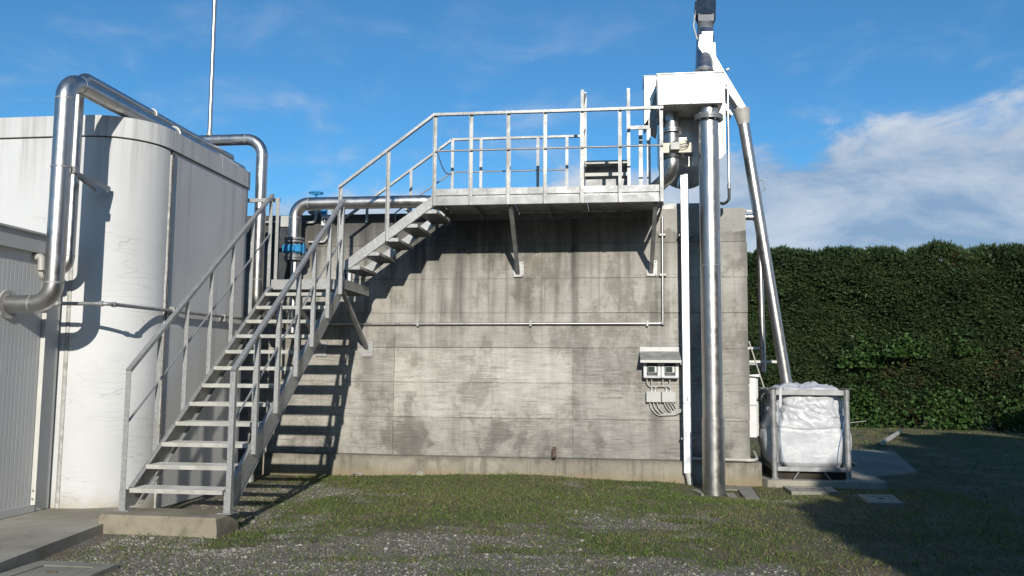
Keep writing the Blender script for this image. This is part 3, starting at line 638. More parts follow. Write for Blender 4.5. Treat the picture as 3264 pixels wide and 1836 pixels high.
# landing
lz = 2.665
q = MB(); q.box(XL, -3.60, -1.505, -1.497, 2.545, lz + .01); q.box(-3.608, -3.60, -1.497, -.42, 2.55, lz + .01); q.box(XL, XL + .008, -1.497, -.42, 2.55, lz + .01); q.box(XL, -3.60, -.42, -.412, 2.55, lz + .01); q.build('landing_frame', 'galv', st)
src = tread_mesh(XR - XL - .0, 1.07); dl = bpy.data.meshes.new('landing_deck'); dl.from_pydata(src.v, [], src.f); dl.materials.append(M['grating'])
place(dl, 'landing_deck', (XL + .008, -1.494, lz))
for x in (-4.40, -3.70):
    MB().bar((x, -1.30, 2.55), (x - .03, -.012, 1.82), .05, .05, (1, 0, 0)).build('strut', 'galv_dull', st)
    q = MB(); q.box(x - .11, x + .06, -.026, -.010, 1.70, 1.92); q.build('wall_plate', 'galv', st)
# left-hand guard beyond the landing
q = MB(); q.angle(-4.60, -1.43, 2.60, 3.775, .045, .006, 1, 1); q.build('post', 'galv', st)
MB().bar((-5.05, -1.405, 3.76), (-4.56, -1.405, 3.76), .035, .05).build('handrail', 'galv', st)
# upper flight
YF, YK = -1.20, -.37
R2, G2 = .186, .258
src = tread_mesh(YK - YF - .02, .25); t2 = bpy.data.meshes.new('tread'); t2.from_pydata([(y_, x_, z_) for x_, y_, z_ in src.v], [], [f[::-1] for f in src.f]); t2.materials.append(M['grating'])
src = MB(); src.box(-.002, .25, -.003, .003, -.045, .002); ee = bpy.data.meshes.new('end_plate'); ee.from_pydata(src.v, [], src.f); ee.materials.append(M['galv'])
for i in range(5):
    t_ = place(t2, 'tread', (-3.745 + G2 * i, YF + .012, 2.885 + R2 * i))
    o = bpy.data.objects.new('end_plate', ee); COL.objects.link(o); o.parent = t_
    # near-black pan under each tread; the underside's shade is put into its colour
    q = MB(); x = -3.745 + G2 * i; z = 2.885 + R2 * i; q.box(x + .004, x + .246, YF + .02, YK - .012, z - .046, z - .040); o = q.build('tread_shade_pan', 'dark', st)
for y, sgn in ((YF, 1), (YK, -1)):
    zb = lambda x: 2.815 + .7285 * (x + 3.69)
    q = MB(); q.prism([(-3.72, y, 2.80), (-3.70, y, zb(-3.70)), (-2.49, y, zb(-2.49) - .005), (-2.49, y, zb(-2.49) + .155), (-3.72, y, zb(-3.72) + .155)], (0, sgn * .008, 0))
    q.bar((-3.70, y + sgn * .02, zb(-3.70)), (-2.49, y + sgn * .02, zb(-2.49)), .04, .007, (0, 1, 0)); q.build('stringer', 'galv', st)
    MB().box(-3.725, -3.675, min(y, y + sgn * .05), max(y, y + sgn * .05), 2.672, 2.83).build('stringer_foot', 'galv', st)
MB().box(-3.70, -3.62, -1.20, -1.13, 2.675, 2.79).build('bracket', 'stainless_bright', st)
zr2 = lambda x: 3.975 + .7425 * (x + 3.782)
q = MB(); q.angle(-3.805, YF - .008, 2.67, 3.965, .045, .006, 1, -1); q.build('post', 'galv', st)
q = MB(); q.angle(-3.15, YF - .004, 3.215, zr2(-3.13) - .015, .045, .006, 1, -1); q.build('post', 'galv', st)
MB().bar((-3.81, YF - .025, zr2(-3.81)), (-2.505, YF - .025, 4.922), .05, .035, (0, 1, 0)).build('handrail', 'galv', st)
# platform
PX0, PX1, PZ = -2.49, .52, 3.80
q = MB(); q.box(PX0, PX1, YF, YF + .009, 3.69, 3.785); q.box(PX0, PX1, YF + .009, YF + .06, 3.69, 3.698); q.box(PX0, PX1, YF + .009, YF + .06, 3.777, 3.785); q.build('edge_channel', 'galv_dull', st)
q = MB(); q.box(PX0, PX1, -.07, -.06, 3.69, 3.785); q.box(PX1 - .008, PX1, YF + .009, -.07, 3.69, 3.785); q.box(PX0, PX0 + .008, YF + .009, -.07, 3.69, 3.785)
for x in (-2.0, -1.5, -1.0, -.5, 0.): q.box(x - .003, x + .003, YF + .06, -.07, 3.70, 3.775)
q.build('deck_frame', 'galv_dull', st)
for i in range(3): MB().box(PX0 + .01 + i, PX0 + 1.005 + i - (.02 if i == 2 else 0), YF + .012, -.072, 3.786, 3.792).build('deck_plate', 'galv_dull', st)
MB().box(PX0, PX1, YF + .002, YF + .008, 3.822, 3.910).build('toe_board', 'galv', st)
MB().box(PX0, PX1, YF + .020, YF + .027, 3.787, 3.825).build('toe_angle', 'galv', st)
px = [-2.515, -2.025, -1.526, -1.035, -.552, -.058, .475]
for x in px:
    q = MB(); q.angle(x, YF - .002, 3.688, 4.905, .045, .006, 1, -1); q.build('post', 'galv', st)
MB().bar((PX0 - .03, YF - .024, 4.920), (PX1 + .005, YF - .024, 4.920), .05, .035, (0, 1, 0)).build('handrail', 'galv', st)
MB().tube([(PX0, YF - .026, 4.420), (PX1, YF - .026, 4.420)], .0125, 10).build('mid_rail', 'galv', st, smooth=True)
q = MB(); q.bar((.497, YF - .02, 4.918), (.497, -.50, 4.918), .05, .035, (1, 0, 0)); q.build('handrail', 'galv', st)
for x in (-1.50, .40):
    MB().bar((x + .02, YF + .09, 3.70), (x - .01, -.02, 2.92), .055, .06, (1, 0, 0)).build('strut', 'galv_dull', st)
    q = MB(); q.box(x - .075, x + .075, -.024, -.008, 2.86, 3.08)
    q.build('wall_plate', 'galv', st)
    for dx, dz in ((-.055, 3.06), (.055, 3.06), (.055, 2.88)): MB().ring((x + dx, -.03, dz), (0, 1, 0), .012, 0, .014, 8).build('bolt', 'galv_dull', st)
# chain across the stair head
def chain(p0, p1, sag, name='chain'):
    q = MB(); n_ = int((Vector(p1) - Vector(p0)).length / .026) + 6
    P_ = [Vector(p0).lerp(Vector(p1), i / n_) - Vector((0, 0, sag * 4 * (i / n_) * (1 - i / n_))) for i in range(n_ + 1)]
    for i in range(n_):
        a, b_ = P_[i], P_[i + 1]; d = (b_ - a).normalized(); s_ = d.orthogonal().normalized(); s_ = Matrix.Rotation(math.pi / 2 * (i % 2), 3, d) @ s_; c = (a + b_) / 2; h = (b_ - a).length * .62
        q.tube([c + d * (h * math.cos(t)) + s_ * (.009 * math.sin(t)) for t in np.linspace(0, 2 * math.pi, 9)], .003, 4, False)
    return q
tag(chain((-2.50, -.06, 4.40), (-2.50, YF + .02, 4.56), .16).build('chain', 'galv_dull'), 'thin safety chain sagging across the head of the stairs', 'chain')

# handrail bolted to the concrete wall
wr = thing('wall_handrail', (-3.3, -.05, 3.7), 'galvanised handrail bolted along the top of the concrete wall', 'handrail')
zw = lambda x: 3.735 + .722 * (x + 4.14)
for x, z0, z1 in ((-3.79, 3.68, zw(-3.77) - .01), (-3.13, 3.78, zw(-3.11) - .01), (-2.51, 3.80, 4.895), (-2.085, 3.80, 4.895), (-1.665, 3.80, 4.895), (-1.246, 3.80, 4.895), (-.823, 3.80, 4.895)):
    MB().angle(x, -.055, z0, z1, .042, .006, 1, 1).build('post', 'galv', wr)
MB().bar((-4.14, -.03, zw(-4.14)), (-2.50, -.03, 4.908), .045, .032, (0, 1, 0)).build('handrail', 'galv', wr)
MB().bar((-2.51, -.03, 4.908), (-.60, -.03, 4.908), .045, .032, (0, 1, 0)).build('handrail', 'galv', wr)
MB().tube([(-3.33, -.035, 3.833), (-2.50, -.035, 4.414), (-.80, -.035, 4.414)], .0115, 10).build('mid_rail', 'galv', wr, smooth=True)
MB().bar((-3.34, -.035, 3.83), (-3.34, -.035, 3.70), .02, .02).build('bracket', 'galv_dull', wr)

# steps from the platform up to the machine
ac = thing('access_steps', (-.22, -.5, 3.79), 'short set of steel steps with tall side rails up to the screening machine', 'steps')
for i, (y, z) in enumerate(((-.78, 4.00), (-.48, 4.25), (-.18, 4.50))):
    q = tread_mesh(.60, .24); q.v = [(x - .525, y_ + y, z_ + z) for x, y_, z_ in q.v]; q.build('tread', 'grating', ac)
    MB().box(-.525, .075, y - .006, y - .001, z - .045, z + .001).build('nosing', 'nosing', ac)
MB().box(-.525, .075, .06, .066, 4.02, 4.48).build('riser_plate', 'galv_dull', ac)
for x in (-.545, .08):
    MB().prism([(x, -.82, 3.795), (x, -.82, 3.98), (x, -.14, 4.52), (x, .10, 4.52), (x, .10, 4.30), (x, -.60, 3.795)], (.008, 0, 0)).build('stringer', 'galv', ac)
    for y, z0, z1 in ((-.80, 3.80, 5.34), (.08, 4.30, 5.60)):
        MB().angle(x - .02, y, z0, z1 - .0, .042, .006, 1, 1).build('post', 'galv', ac)
    MB().bar((x, -.78, 5.16), (x, .10, 5.58), .042, .03, (1, 0, 0)).build('handrail', 'galv', ac)
    MB().tube([(x, -.78, 4.62), (x, .10, 5.05)], .011, 8).build('mid_rail', 'galv', ac, smooth=True)
MB().bar((.10, -.75, 4.80), (.36, -.75, 4.80), .035, .05).build('cross_bar', 'galv', ac)

# ------------------------------------------------------------------ inlet pipe with blue valve
RI = .092
ip = thing('inlet_pipe', (-4.76, -.35, 2.67), 'stainless pipe with blue flanged valve rising beside the wall and bending along its top', 'pipe')
MB().tube(rounded([(-4.76, -.35, 3.36), (-4.76, -.35, 3.92), (-2.75, -.35, 3.92), (-2.45, .4, 3.92)], .20, 12), RI, 26).build('pipe_run', 'stainless', ip, smooth=True)
MB().tube([(-4.74, -.35, 2.0), (-4.74, -.35, 3.10)], .062, 22).build('lower_pipe', 'stainless', ip, smooth=True)
for z, h, r_ in ((3.395, .03, .148), (3.352, .028, .148), (3.13, .028, .142), (3.095, .025, .142)): MB().ring((-4.755, -.35, z), (0, 0, 1), r_, 0, h, 28).build('flange', 'flange', ip, smooth=True)
for k_ in range(8):
    t = 2 * math.pi * k_ / 8 + .2
    MB().tube([(-4.755 + .122 * math.cos(t), -.35 + .122 * math.sin(t), 3.075), (-4.755 + .122 * math.cos(t), -.35 + .122 * math.sin(t), 3.42)], .010, 6).build('bolt', 'galv', ip)
q = MB(); q.tube([(-4.755, -.35, 3.145), (-4.755, -.35, 3.335)], .10, 22)
vb = q.build('valve_body', 'flange', ip, smooth=True)
q = MB(); q.bbox(-4.90, -4.615, -.475, -.25, 3.185, 3.305, .02); q.bbox(-4.83, -4.70, -.505, -.47, 3.20, 3.29, .012); q.build('valve_band', 'blue', ip)
q = MB(); q.bbox(-4.605, -4.585, -.43, -.33, 3.17, 3.325, .005); q.build('valve_lug', 'blue', ip)
for c, ax in (((-4.76, -.35, 3.71), (0, 0, 1)), ((-4.55, -.35, 3.92), (1, 0, 0))): weld(ip, c, ax, RI)
for x in (-4.20, -3.10): MB().box(x - .02, x + .02, -.36, .06, 3.80, 3.84).build('pipe_support', 'galv', ip)
hv = thing('handwheel_valve', (-4.62, .1, 3.82), 'small blue handwheel valve standing on the wall behind the inlet pipe', 'valve')
MB().tube([(-4.62 + .10 * math.cos(t), .1 + .10 * math.sin(t), 4.175) for t in np.linspace(0, 2 * math.pi, 25)], .011, 8, False).build('handwheel', 'blue', hv, smooth=True)
q = MB()
for t in (0, 1.05, 2.09): q.bar((-4.62 - .1 * math.cos(t), .1 - .1 * math.sin(t), 4.17), (-4.62 + .1 * math.cos(t), .1 + .1 * math.sin(t), 4.17), .012, .01)
q.build('spokes', 'blue', hv)
MB().tube([(-4.62, .1, 3.84), (-4.62, .1, 4.06), (-4.62, .1, 4.10), (-4.62, .1, 4.18)], [.06, .05, .02, .014], 14).build('bonnet', 'blue', hv, smooth=True)
MB().tube([(-4.62, -.02, 3.90), (-4.62, .22, 3.90)], .085, 20).build('body', 'flange', hv, smooth=True)
MB().bbox(-4.50, -4.42, .0, .08, 3.81, 3.95, .01).build('gearbox', 'blue', hv)
MB().bbox(-4.50, -4.40, -.02, .2, 3.80, 3.82, .004).build('foot', 'ltgrey', hv)
sb = thing('switch_box', (-4.40, -.03, 3.64), 'small white isolator switch box with round knob on the dark wall top', 'switch')
MB().bbox(-4.465, -4.335, -.075, -.002, 3.64, 3.79, .006).build('case', 'white', sb)
MB().ring((-4.40, -.085, 3.715), (0, 1, 0), .032, 0, .02, 20).build('knob', 'dark', sb, smooth=True)
MB().box(-4.405, -4.395, -.105, -.095, 3.685, 3.745).build('knob_grip', 'ltgrey', sb)
jb0 = thing('grey_terminal_box', (-5.0, -.1, 3.63), 'grey terminal box with two conduits behind the blue-valved pipe', 'box')
MB().bbox(-5.09, -4.93, -.13, -.002, 3.62, 3.79, .008).build('case', 'ltgrey', jb0)
for x in (-5.05, -4.99): MB().tube([(x, -.06, 3.63), (x, -.06, 2.9)], .014, 8).build('conduit', 'cable', jb0, smooth=True)
MB().tube([(-5.09, -.06, 3.71), (-5.6, -.06, 3.71)], .016, 8).build('conduit', 'cable', jb0, smooth=True)
dk = thing('dark_filler_box', (-5.03, -.1, 2.7), 'made-up dark narrow box filling the dark area under the grey terminal box', 'cabinet')  # invented box and door, near-black to stand in for a dark wall area
MB().bbox(-5.16, -4.93, -.16, -.002, 2.72, 3.60, .008).build('case', 'dark', dk); MB().bbox(-5.14, -4.95, -.172, -.161, 2.76, 3.56, .004).build('door', 'dark', dk)
fc = thing('flexible_cable', (-4.65, -.12, 3.65), 'grey ribbed flexible hose curving beside the inlet pipe at the wall top', 'cable')
MB().tube(rounded([(-4.70, -.05, 3.70), (-4.56, -.05, 3.70), (-4.55, -.05, 3.86), (-4.60, .03, 3.88)], .07, 8), .022, 12).build('hose', 'cable', fc, smooth=True)
wc = thing('valve_conduit', (-4.5, -.05, 3.38), 'short white conduit from the blue valve along the wall', 'conduit')
MB().tube(rounded([(-4.66, -.05, 3.40), (-4.42, -.05, 3.40), (-4.34, -.05, 3.52), (-4.34, -.05, 3.60)], .05, 6), .016, 12).build('tube', 'ltgrey', wc, smooth=True)
MB().ring((-4.56, -.05, 3.40), (1, 0, 0), .02, 0, .03, 12).build('coupling', 'ltgrey', wc, smooth=True)

# ------------------------------------------------------------------ wall conduit
cd = thing('wall_conduit', (-1.6, -.03, 2.18), 'galvanised conduit running level across the wall and up under the platform end', 'conduit')
MB().tube(rounded([(-4.6, -.032, 2.172), (.545, -.032, 2.184), (.552, -.032, 3.70)], .05, 6), .019, 14).build('tube', 'stainless', cd, smooth=True)
for x in (-2.97, -1.32, .33): MB().box(x - .014, x + .014, -.058, -.004, 2.145, 2.222).build('clip', 'galv', cd)
for z in (3.44, 2.87): MB().box(.505, .595, -.058, -.004, z - .014, z + .014).build('clip', 'galv', cd)
MB().ring((.545, -.032, 2.19), (0, 0, 1), .026, 0, .05, 14).build('elbow_fitting', 'galv', cd, smooth=True)
rb = thing('rusty_bracket', (-.967, -.10, .30), 'small rusty angle bracket on the plinth of the basin wall', 'bracket')
q = MB(); q.box(-.995, -.94, -.035, -.027, .44, .60); q.box(-.995, -.94, -.14, -.035, .457, .464); q.v = [(x, y - .10, z - .14) for x, y, z in q.v]; q.build('angle', 'rust', rb)
MB().ring((-.967, -.138, .425), (0, 1, 0), .012, 0, .008, 10).build('bolt', 'dark', rb)
def rock(c, s_, seed, name, mat='gravel'):
    q = MB(); n_ = 9; rnd = random.Random(seed); o_ = rnd.random() * 50
    for i in range(n_ + 1):
        for j in range(12):
            t, p = math.pi * i / n_, 2 * math.pi * j / 12; d = Vector((math.sin(t) * math.cos(p), math.sin(t) * math.sin(p), math.cos(t))); k_ = 1 + .5 * noise.noise(d * 1.7 + Vector((o_, 0, 0)))
            q.v.append((c[0] + d.x * s_[0] * k_, c[1] + d.y * s_[1] * k_, c[2] + d.z * s_[2] * k_))
    q.f = [(i * 12 + j, (i + 1) * 12 + j, (i + 1) * 12 + (j + 1) % 12, i * 12 + (j + 1) % 12) for i in range(n_) for j in range(12)]
    return q.build(name, mat)
tag(rock((-2.86, -.19, .045), (.075, .04, .04), 3, 'concrete_fragment', 'slab'), 'broken piece of concrete lying against the plinth under the conduit clip', 'stone')
tag(rock((-3.75, -.20, .03), (.08, .035, .025), 5, 'flat_stone', 'slab'), 'flat pale stone at the plinth below the landing strut', 'stone')

# ------------------------------------------------------------------ controllers, junction boxes, cables
hd = thing('instrument_hood', (.5, -.1, 1.6), 'sloping grey metal rain hood over the two wall controllers', 'hood')
q = MB(); q.box(.222, .772, -.012, -.004, 1.79, 1.853); q.build('back_flange', 'flash', hd)
q = MB(); q.bar((.497, -.012, 1.792), (.503, -.25, 1.664), .556, .004, (1, 0, 0)); q.build('slope', 'galv_dull', hd)
MB().box(.224, .782, -.256, -.250, 1.632, 1.668).build('front_lip', 'flash', hd)
for x in (.26, .497, .735): MB().ring((x, -.016, 1.822), (0, 1, 0), .009, 0, .008, 8).build('screw', 'galv_dull', hd)
for x in (.226, .776): MB().prism([(x, -.005, 1.785), (x, -.25, 1.655), (x, -.005, 1.655)], (.003, 0, 0)).build('cheek', 'galv_dull', hd)
def text_mesh(body, x0, x1, z, y, parent, mat):
    cu = bpy.data.curves.new('print', 'FONT'); cu.body = body; cu.size = .02; cu.extrude = .0002
    o = bpy.data.objects.new('print_tmp', cu); COL.objects.link(o); bpy.context.view_layer.update()
    me = bpy.data.meshes.new_from_object(o.evaluated_get(bpy.context.evaluated_depsgraph_get())); bpy.data.objects.remove(o)
    xs = [v.co.x for v in me.vertices]; k_ = (x1 - x0) / (max(xs) - min(xs)); b0 = base_of(parent); mn = min(xs)
    for v in me.vertices: v.co = Vector((x0 + (v.co.x - mn) * k_ - b0.x, y - v.co.z - b0.y, z + v.co.y * k_ - b0.z))
    me.materials.clear(); me.materials.append(M[mat]); p = bpy.data.objects.new('lettering', me); COL.objects.link(p); p.parent = parent
for x0, txt, lab in ((.270, 'ANALIZZATORE INGRESSO', 'white wall controller with dark display, its lettering ending in INGRESSO'), (.513, 'ANALIZZATORE USCITA', 'white wall controller with dark display, its lettering ending in USCITA')):
    t_ = thing('wall_controller', (x0 + .12, -.06, 1.42), lab, 'controller', 'controllers under the hood')
    MB().bbox(x0, x0 + .238, -.125, -.002, 1.42, 1.645, .006).build('case', 'white', t_)
    MB().box(x0 + .044, x0 + .195, -.1275, -.120, 1.455, 1.625).build('face_plate', 'dark', t_)
    MB().box(x0 + .058, x0 + .180, -.129, -.1274, 1.498, 1.582).build('display_frame', 'ltgrey', t_)
    MB().box(x0 + .062, x0 + .152, -.1305, -.1288, 1.503, 1.577).build('display', 'screen', t_)
    MB().box(x0 + .157, x0 + .176, -.1305, -.1288, 1.500, 1.580).build('key_strip', 'white', t_)
    for k_ in range(4): MB().box(x0 + .066 + .018 * k_, x0 + .076 + .018 * k_, -.1285, -.1272, 1.473, 1.478).build('key', 'ltgrey', t_)
    text_mesh(txt, x0 + .030, x0 + .030 + (.185 if 'ING' in txt else .170), 1.4335, -.1255, t_, 'print')
    for x in (x0 + .012, x0 + .226): MB().ring((x, -.126, 1.431), (0, 1, 0), .005, 0, .004, 8).build('screw', 'dark', t_)
for x0, x1, gl, tp, lab in ((.306, .507, (.357, .405, .457), (.378, .43), 'pale grey junction box with three cables leaving below'), (.518, .712, (.557, .593, .633, .669), (.583, .639), 'pale grey junction box with four cables leaving below')):
    t_ = thing('junction_box', ((x0 + x1) / 2, -.04, 1.08), lab, 'box', 'junction boxes below the controllers')
    MB().bbox(x0, x1, -.08, -.002, 1.086, 1.236, .006).build('case', 'ltgrey', t_)
    for x in (x0 + .014, x1 - .014):
        for z in (1.10, 1.222): MB().ring((x, -.081, z), (0, 1, 0), .006, 0, .003, 8).build('screw', 'cable', t_)
    for x in gl: MB().tube([(x, -.04, 1.088), (x, -.04, 1.066)], [.013, .009], 10).build('gland', 'white', t_)
    for x in tp: MB().tube([(x, -.04, 1.234), (x, -.04, 1.258)], [.013, .009], 10).build('gland', 'white', t_)
cn = 0
for i, x in enumerate((.357, .405, .457, .557, .593, .633, .669)):
    dpt = .94 - .0 - i * .004; y = -.04 - .002 * i
    c_ = MB().tube(rounded([(x, y, 1.07), (x + .012, y, 1.00 + .012 * i), (x + .10 - .006 * i, y, .905 + .011 * i), (.70, y, .915 + .012 * i), (.80, y - .05, .975 + .003 * i)], .09, 7), .008, 8).build('cable', 'cable', None, smooth=True)
    tag(c_, 'grey cable from the ' + ('first gland of the three-cable box, outermost of the bundle', 'middle gland of the three-cable box', 'third gland of the three-cable box', 'first gland of the four-cable box', 'second gland of the four-cable box', 'third gland of the four-cable box', 'last gland of the four-cable box, nearest the trunking')[i], 'cable', 'cables into the trunking')
for lab, pts in (('grey cable joining the INGRESSO controller straight down to the box below', [(.383, -.06, 1.42), (.383, -.05, 1.34), (.378, -.04, 1.25)]),
                 ('grey cable looping from the INGRESSO controller under to the USCITA one', [(.319, -.06, 1.42), (.319, -.05, 1.34), (.36, -.045, 1.30), (.44, -.045, 1.302), (.60, -.05, 1.305), (.63, -.055, 1.35), (.636, -.06, 1.42)]),
                 ('grey cable arching from the three-cable box across to the four-cable box', [(.43, -.04, 1.25), (.44, -.05, 1.30), (.52, -.06, 1.318), (.62, -.055, 1.312), (.639, -.045, 1.27), (.639, -.04, 1.25)]),
                 ('thin grey cable twisting from the USCITA controller to the box below', [(.544, -.06, 1.42), (.53, -.05, 1.36), (.545, -.045, 1.32), (.575, -.04, 1.29), (.583, -.04, 1.25)])):
    tag(MB().tube(rounded(pts, .04, 6), .0085, 8).build('cable', 'cable', None, smooth=True), lab, 'cable')

# vertical trunking
ty = thing('cable_trunking', (.86, -.2, .14), 'tall bright zinc cable trunking standing against the wall right of the controllers', 'trunking')
for z0, z1 in ((.14, 1.083), (1.086, 4.235)): MB().bbox(.800, .907, -.222, -.145, z0, z1, .004).build('cover', 'tray', ty)
for z in (1.125, 1.15): MB().ring((.858, -.224, z), (0, 1, 0), .009, 0, .006, 10).build('grommet', 'dark', ty)
q = MB(); q.bbox(.800, .907, -.222, -.145, 4.238, 4.27, .004); q.bbox(.795, .912, -.145, .35, 4.19, 4.27, .004); q.build('top_bend', 'tray', ty)
for z in (3.42, 1.62, .6): MB().box(.775, .96, -.144, -.004, z - .014, z + .014).build('bracket', 'galv', ty)
MB().tube([(.855, -.185, .15), (.868, -.19, .09), (.885, -.20, .0), (.89, -.21, -.05)], .042, 16).build('flexible_hose', 'cable', ty, smooth=True)
for k_ in range(7): MB().ring((.857 + .004 * k_, -.186 - .002 * k_, .13 - .02 * k_), (.15, 0, -1), .046, 0, .008, 16).build('hose_rib', 'cable', ty, smooth=True)
pv_ = thing('pvc_drain_pipe', (1.35, -.13, .33), 'thin pale plastic pipe lying along the plinth behind the big column pipe', 'pipe')
MB().tube(rounded([(.80, -.15, .335), (1.735, -.15, .325), (1.79, -.05, .335), (1.80, .3, .40)], .06, 7), .021, 14).build('tube', 'pvc', pv_, smooth=True)
MB().ring((1.66, -.15, .326), (1, 0, 0), .026, 0, .06, 14).build('coupling', 'pvc', pv_, smooth=True)

# ------------------------------------------------------------------ big column pipe and its pit slab
CX, CY = 1.138, -.80
co = thing('column_pipe', (CX, CY, 0), 'thick upright stainless pipe dropping from the white hopper into the ground', 'pipe')
MB().tube([(CX, CY, .90), (CX, CY, 4.87)], .133, 40).build('pipe', 'stainless', co, smooth=True)
MB().tube([(CX, CY, -.15), (CX, CY, .915)], .143, 40).build('sleeve', 'stainless', co, smooth=True)
MB().tube([(CX + .128, CY - .038, .92), (CX + .128, CY - .038, 4.84)], .004, 6).build('weld_seam', 'galv', co)
for z in (2.9,): MB().ring((CX, CY, z), (0, 0, 1), .1342, 0, .010, 40).build('weld_seam', 'galv', co, smooth=True)
for z in (4.90, 4.865): MB().ring((CX, CY, z), (0, 0, 1), .193, 0, .032, 36).build('flange', 'flange', co, smooth=True)
MB().tube([(CX, CY, 4.91), (CX, CY, 5.03)], .129, 32).build('neck', 'stainless', co, smooth=True)
for k_ in range(10):
    t = 2 * math.pi * k_ / 10 + .15
    MB().ring((CX + .163 * math.cos(t), CY + .163 * math.sin(t), 4.883), (0, 0, 1), .013, 0, .10, 8).build('bolt', 'galv', co)
ps = thing('pit_slab', (1.2, -1.0, 0), 'cracked concrete pit cover around the foot of the column pipe', 'slab')
for pp in ([(.72, -.10), (.99, -.98), (1.0, -.10)], [(.745, -.12), (.98, -.12), (.985, -1.05), (.955, -1.05)], [(1.46, -1.30), (1.62, -1.36), (1.69, -.10), (1.48, -.10)], [(1.29, -.99), (1.40, -1.16), (1.40, -.62), (1.29, -.62)], [(.99, -.50), (1.47, -.50), (1.47, -.10), (.99, -.10)]):
    if len(pp) == 3: continue
    MB().prism([(x, y, -.12) for x, y in pp], (0, 0, .10 if pp[0][0] != 1.29 else .075)).build('cover_piece', 'lid', ps)

# ------------------------------------------------------------------ screening machine on the wall top
mc = thing('screening_machine', (.9, 0, 3.82), 'bright stainless screening machine with square hopper, slanting screw and chute', 'machine')
q = MB(); q.bbox(.464, 1.312, -1.0, -.38, 5.025, 5.444, .005); q.build('hopper', 'stainless_bright', mc)
MB().box(.456, 1.330, -1.008, -.38, 5.446, 5.456).build('hopper_lid', 'stainless_bright', mc)
for x in (.56, .74, .92, 1.10, 1.25):
    for z in (5.06, 5.41): MB().ring((x, -1.002, z), (0, 1, 0), .008, 0, .008, 8).build('rivet', 'galv_dull', mc)
MB().box(.882, .888, -1.004, -1.0005, 5.03, 5.44).build('panel_seam', 'galv_dull', mc)
for z in (5.034, 5.436): MB().box(.466, 1.31, -1.004, -1.0005, z - .002, z + .002).build('panel_seam', 'galv_dull', mc)
ucx, ucz, ur = .962, 4.772, .424
uo = [(ucx - ur, 5.537)] + [(ucx - ur * math.cos(t), ucz - ur * math.sin(t)) for t in np.linspace(0, math.pi, 19)] + [(ucx + ur, 5.537)]
MB().prism([(x, -.333, z) for x, z in uo], (0, 1.5, 0)).build('trough', 'stainless_bright', mc)
q = MB(); q.prism([(1.306, -.375, 5.516), (1.409, -.375, 5.516), (1.409, -.375, 4.523), (1.345, -.375, 4.446), (1.306, -.375, 4.42)], (0, .03, 0)); q.build('side_flange', 'stainless_bright', mc)
for z in (4.523, 4.627, 4.813, 4.999, 5.185, 5.372): MB().ring((1.385, -.38, z), (0, 1, 0), .011, 0, .012, 8).build('bolt', 'galv', mc)
q = MB(); q.prism([(.302, -.525, 5.589), (.478, -.525, 5.589), (.478, -.525, 5.434), (.347, -.525, 4.978), (.302, -.525, 4.916)], (0, .55, 0)); q.build('side_housing', 'stainless_bright', mc)
MB().box(.29, .49, -.54, .03, 5.591, 5.601).build('housing_lid', 'galv', mc)
q = MB(); q.prism([(.352, -.504, 4.999), (.471, -.504, 5.392), (.471, -.504, 4.813), (.352, -.504, 4.896)], (0, .4, 0)); q.build('inner_plate', 'galv_dull', mc)
for z in (4.916, 5.04, 5.165, 5.289): MB().ring((.44, -.51, z), (0, 1, 0), .010, 0, .012, 8).build('bolt', 'galv', mc)
for x in (.22, .33): MB().box(x, x + .05, -.55, -.5, 3.80, 4.85).build('leg', 'galv', mc)
MB().box(.52, .56, .05, .12, 3.82, 4.5).build('leg', 'galv', mc); MB().box(1.28, 1.32, .05, .12, 3.82, 4.6).build('leg', 'galv', mc)
MB().box(.50, 1.36, .02, .90, 3.815, 3.90).build('base_frame', 'galv_dull', mc)
# slanting screw tube, drive and discharge chute
s0, s1 = Vector((1.12, -.20, 4.95)), Vector((1.275, .85, 6.68)); sd = (s1 - s0).normalized()
MB().tube([s0, s1], .135, 24).build('screw_tube', 'stainless', mc, smooth=True)
for k_ in (.25, .55): MB().ring(s0.lerp(s1, k_), sd, .16, 0, .03, 24).build('tube_flange', 'stainless_bright', mc, smooth=True)
MB().tube([s1 - sd * .12, s1 - sd * .02, s1 - sd * .02, s1 + sd * .06], [.10, .10, .135, .135], 22).build('drive_flange', 'stainless', mc, smooth=True)
MB().tube([s1 + sd * .06, s1 + sd * .24], .115, 22).build('gearbox', 'flange', mc, smooth=True)
q = MB(); ax = Vector((1, 0, 0)); q.bar(s1 + sd * .24, s1 + sd * .42, .24, .22, (1, 0, 0)); q.build('gear_plate', 'galv', mc)
mo = MB(); mo.tube([s1 + sd * .40, s1 + sd * .95], .145, 22); mob = mo.build('motor', 'motor', mc, smooth=True)
for k_ in range(10):
    t = 2 * math.pi * k_ / 10; o_ = (Matrix.Rotation(t, 3, sd) @ sd.orthogonal().normalized()) * .15
    MB().bar(s1 + sd * .46 + o_, s1 + sd * .9 + o_, .02, .012).build('cooling_fin', 'motor', mob)
MB().bar(s1 + sd * .45 + Vector((-.13, -.06, 0)), s1 + sd * .8 + Vector((-.13, -.06, 0)), .1, .1).build('terminal_box', 'motor', mc)
MB().tube(rounded([s1 + sd * .6 + Vector((-.17, -.1, 0)), s1 + sd * .2 + Vector((-.19, -.1, 0)), s1 - sd * .05 + Vector((-.13, -.1, -.05)), s1 - sd * .2 + Vector((0, -.13, -.05))], .1, 6), .012, 8).build('motor_cable', 'cable', mc, smooth=True)
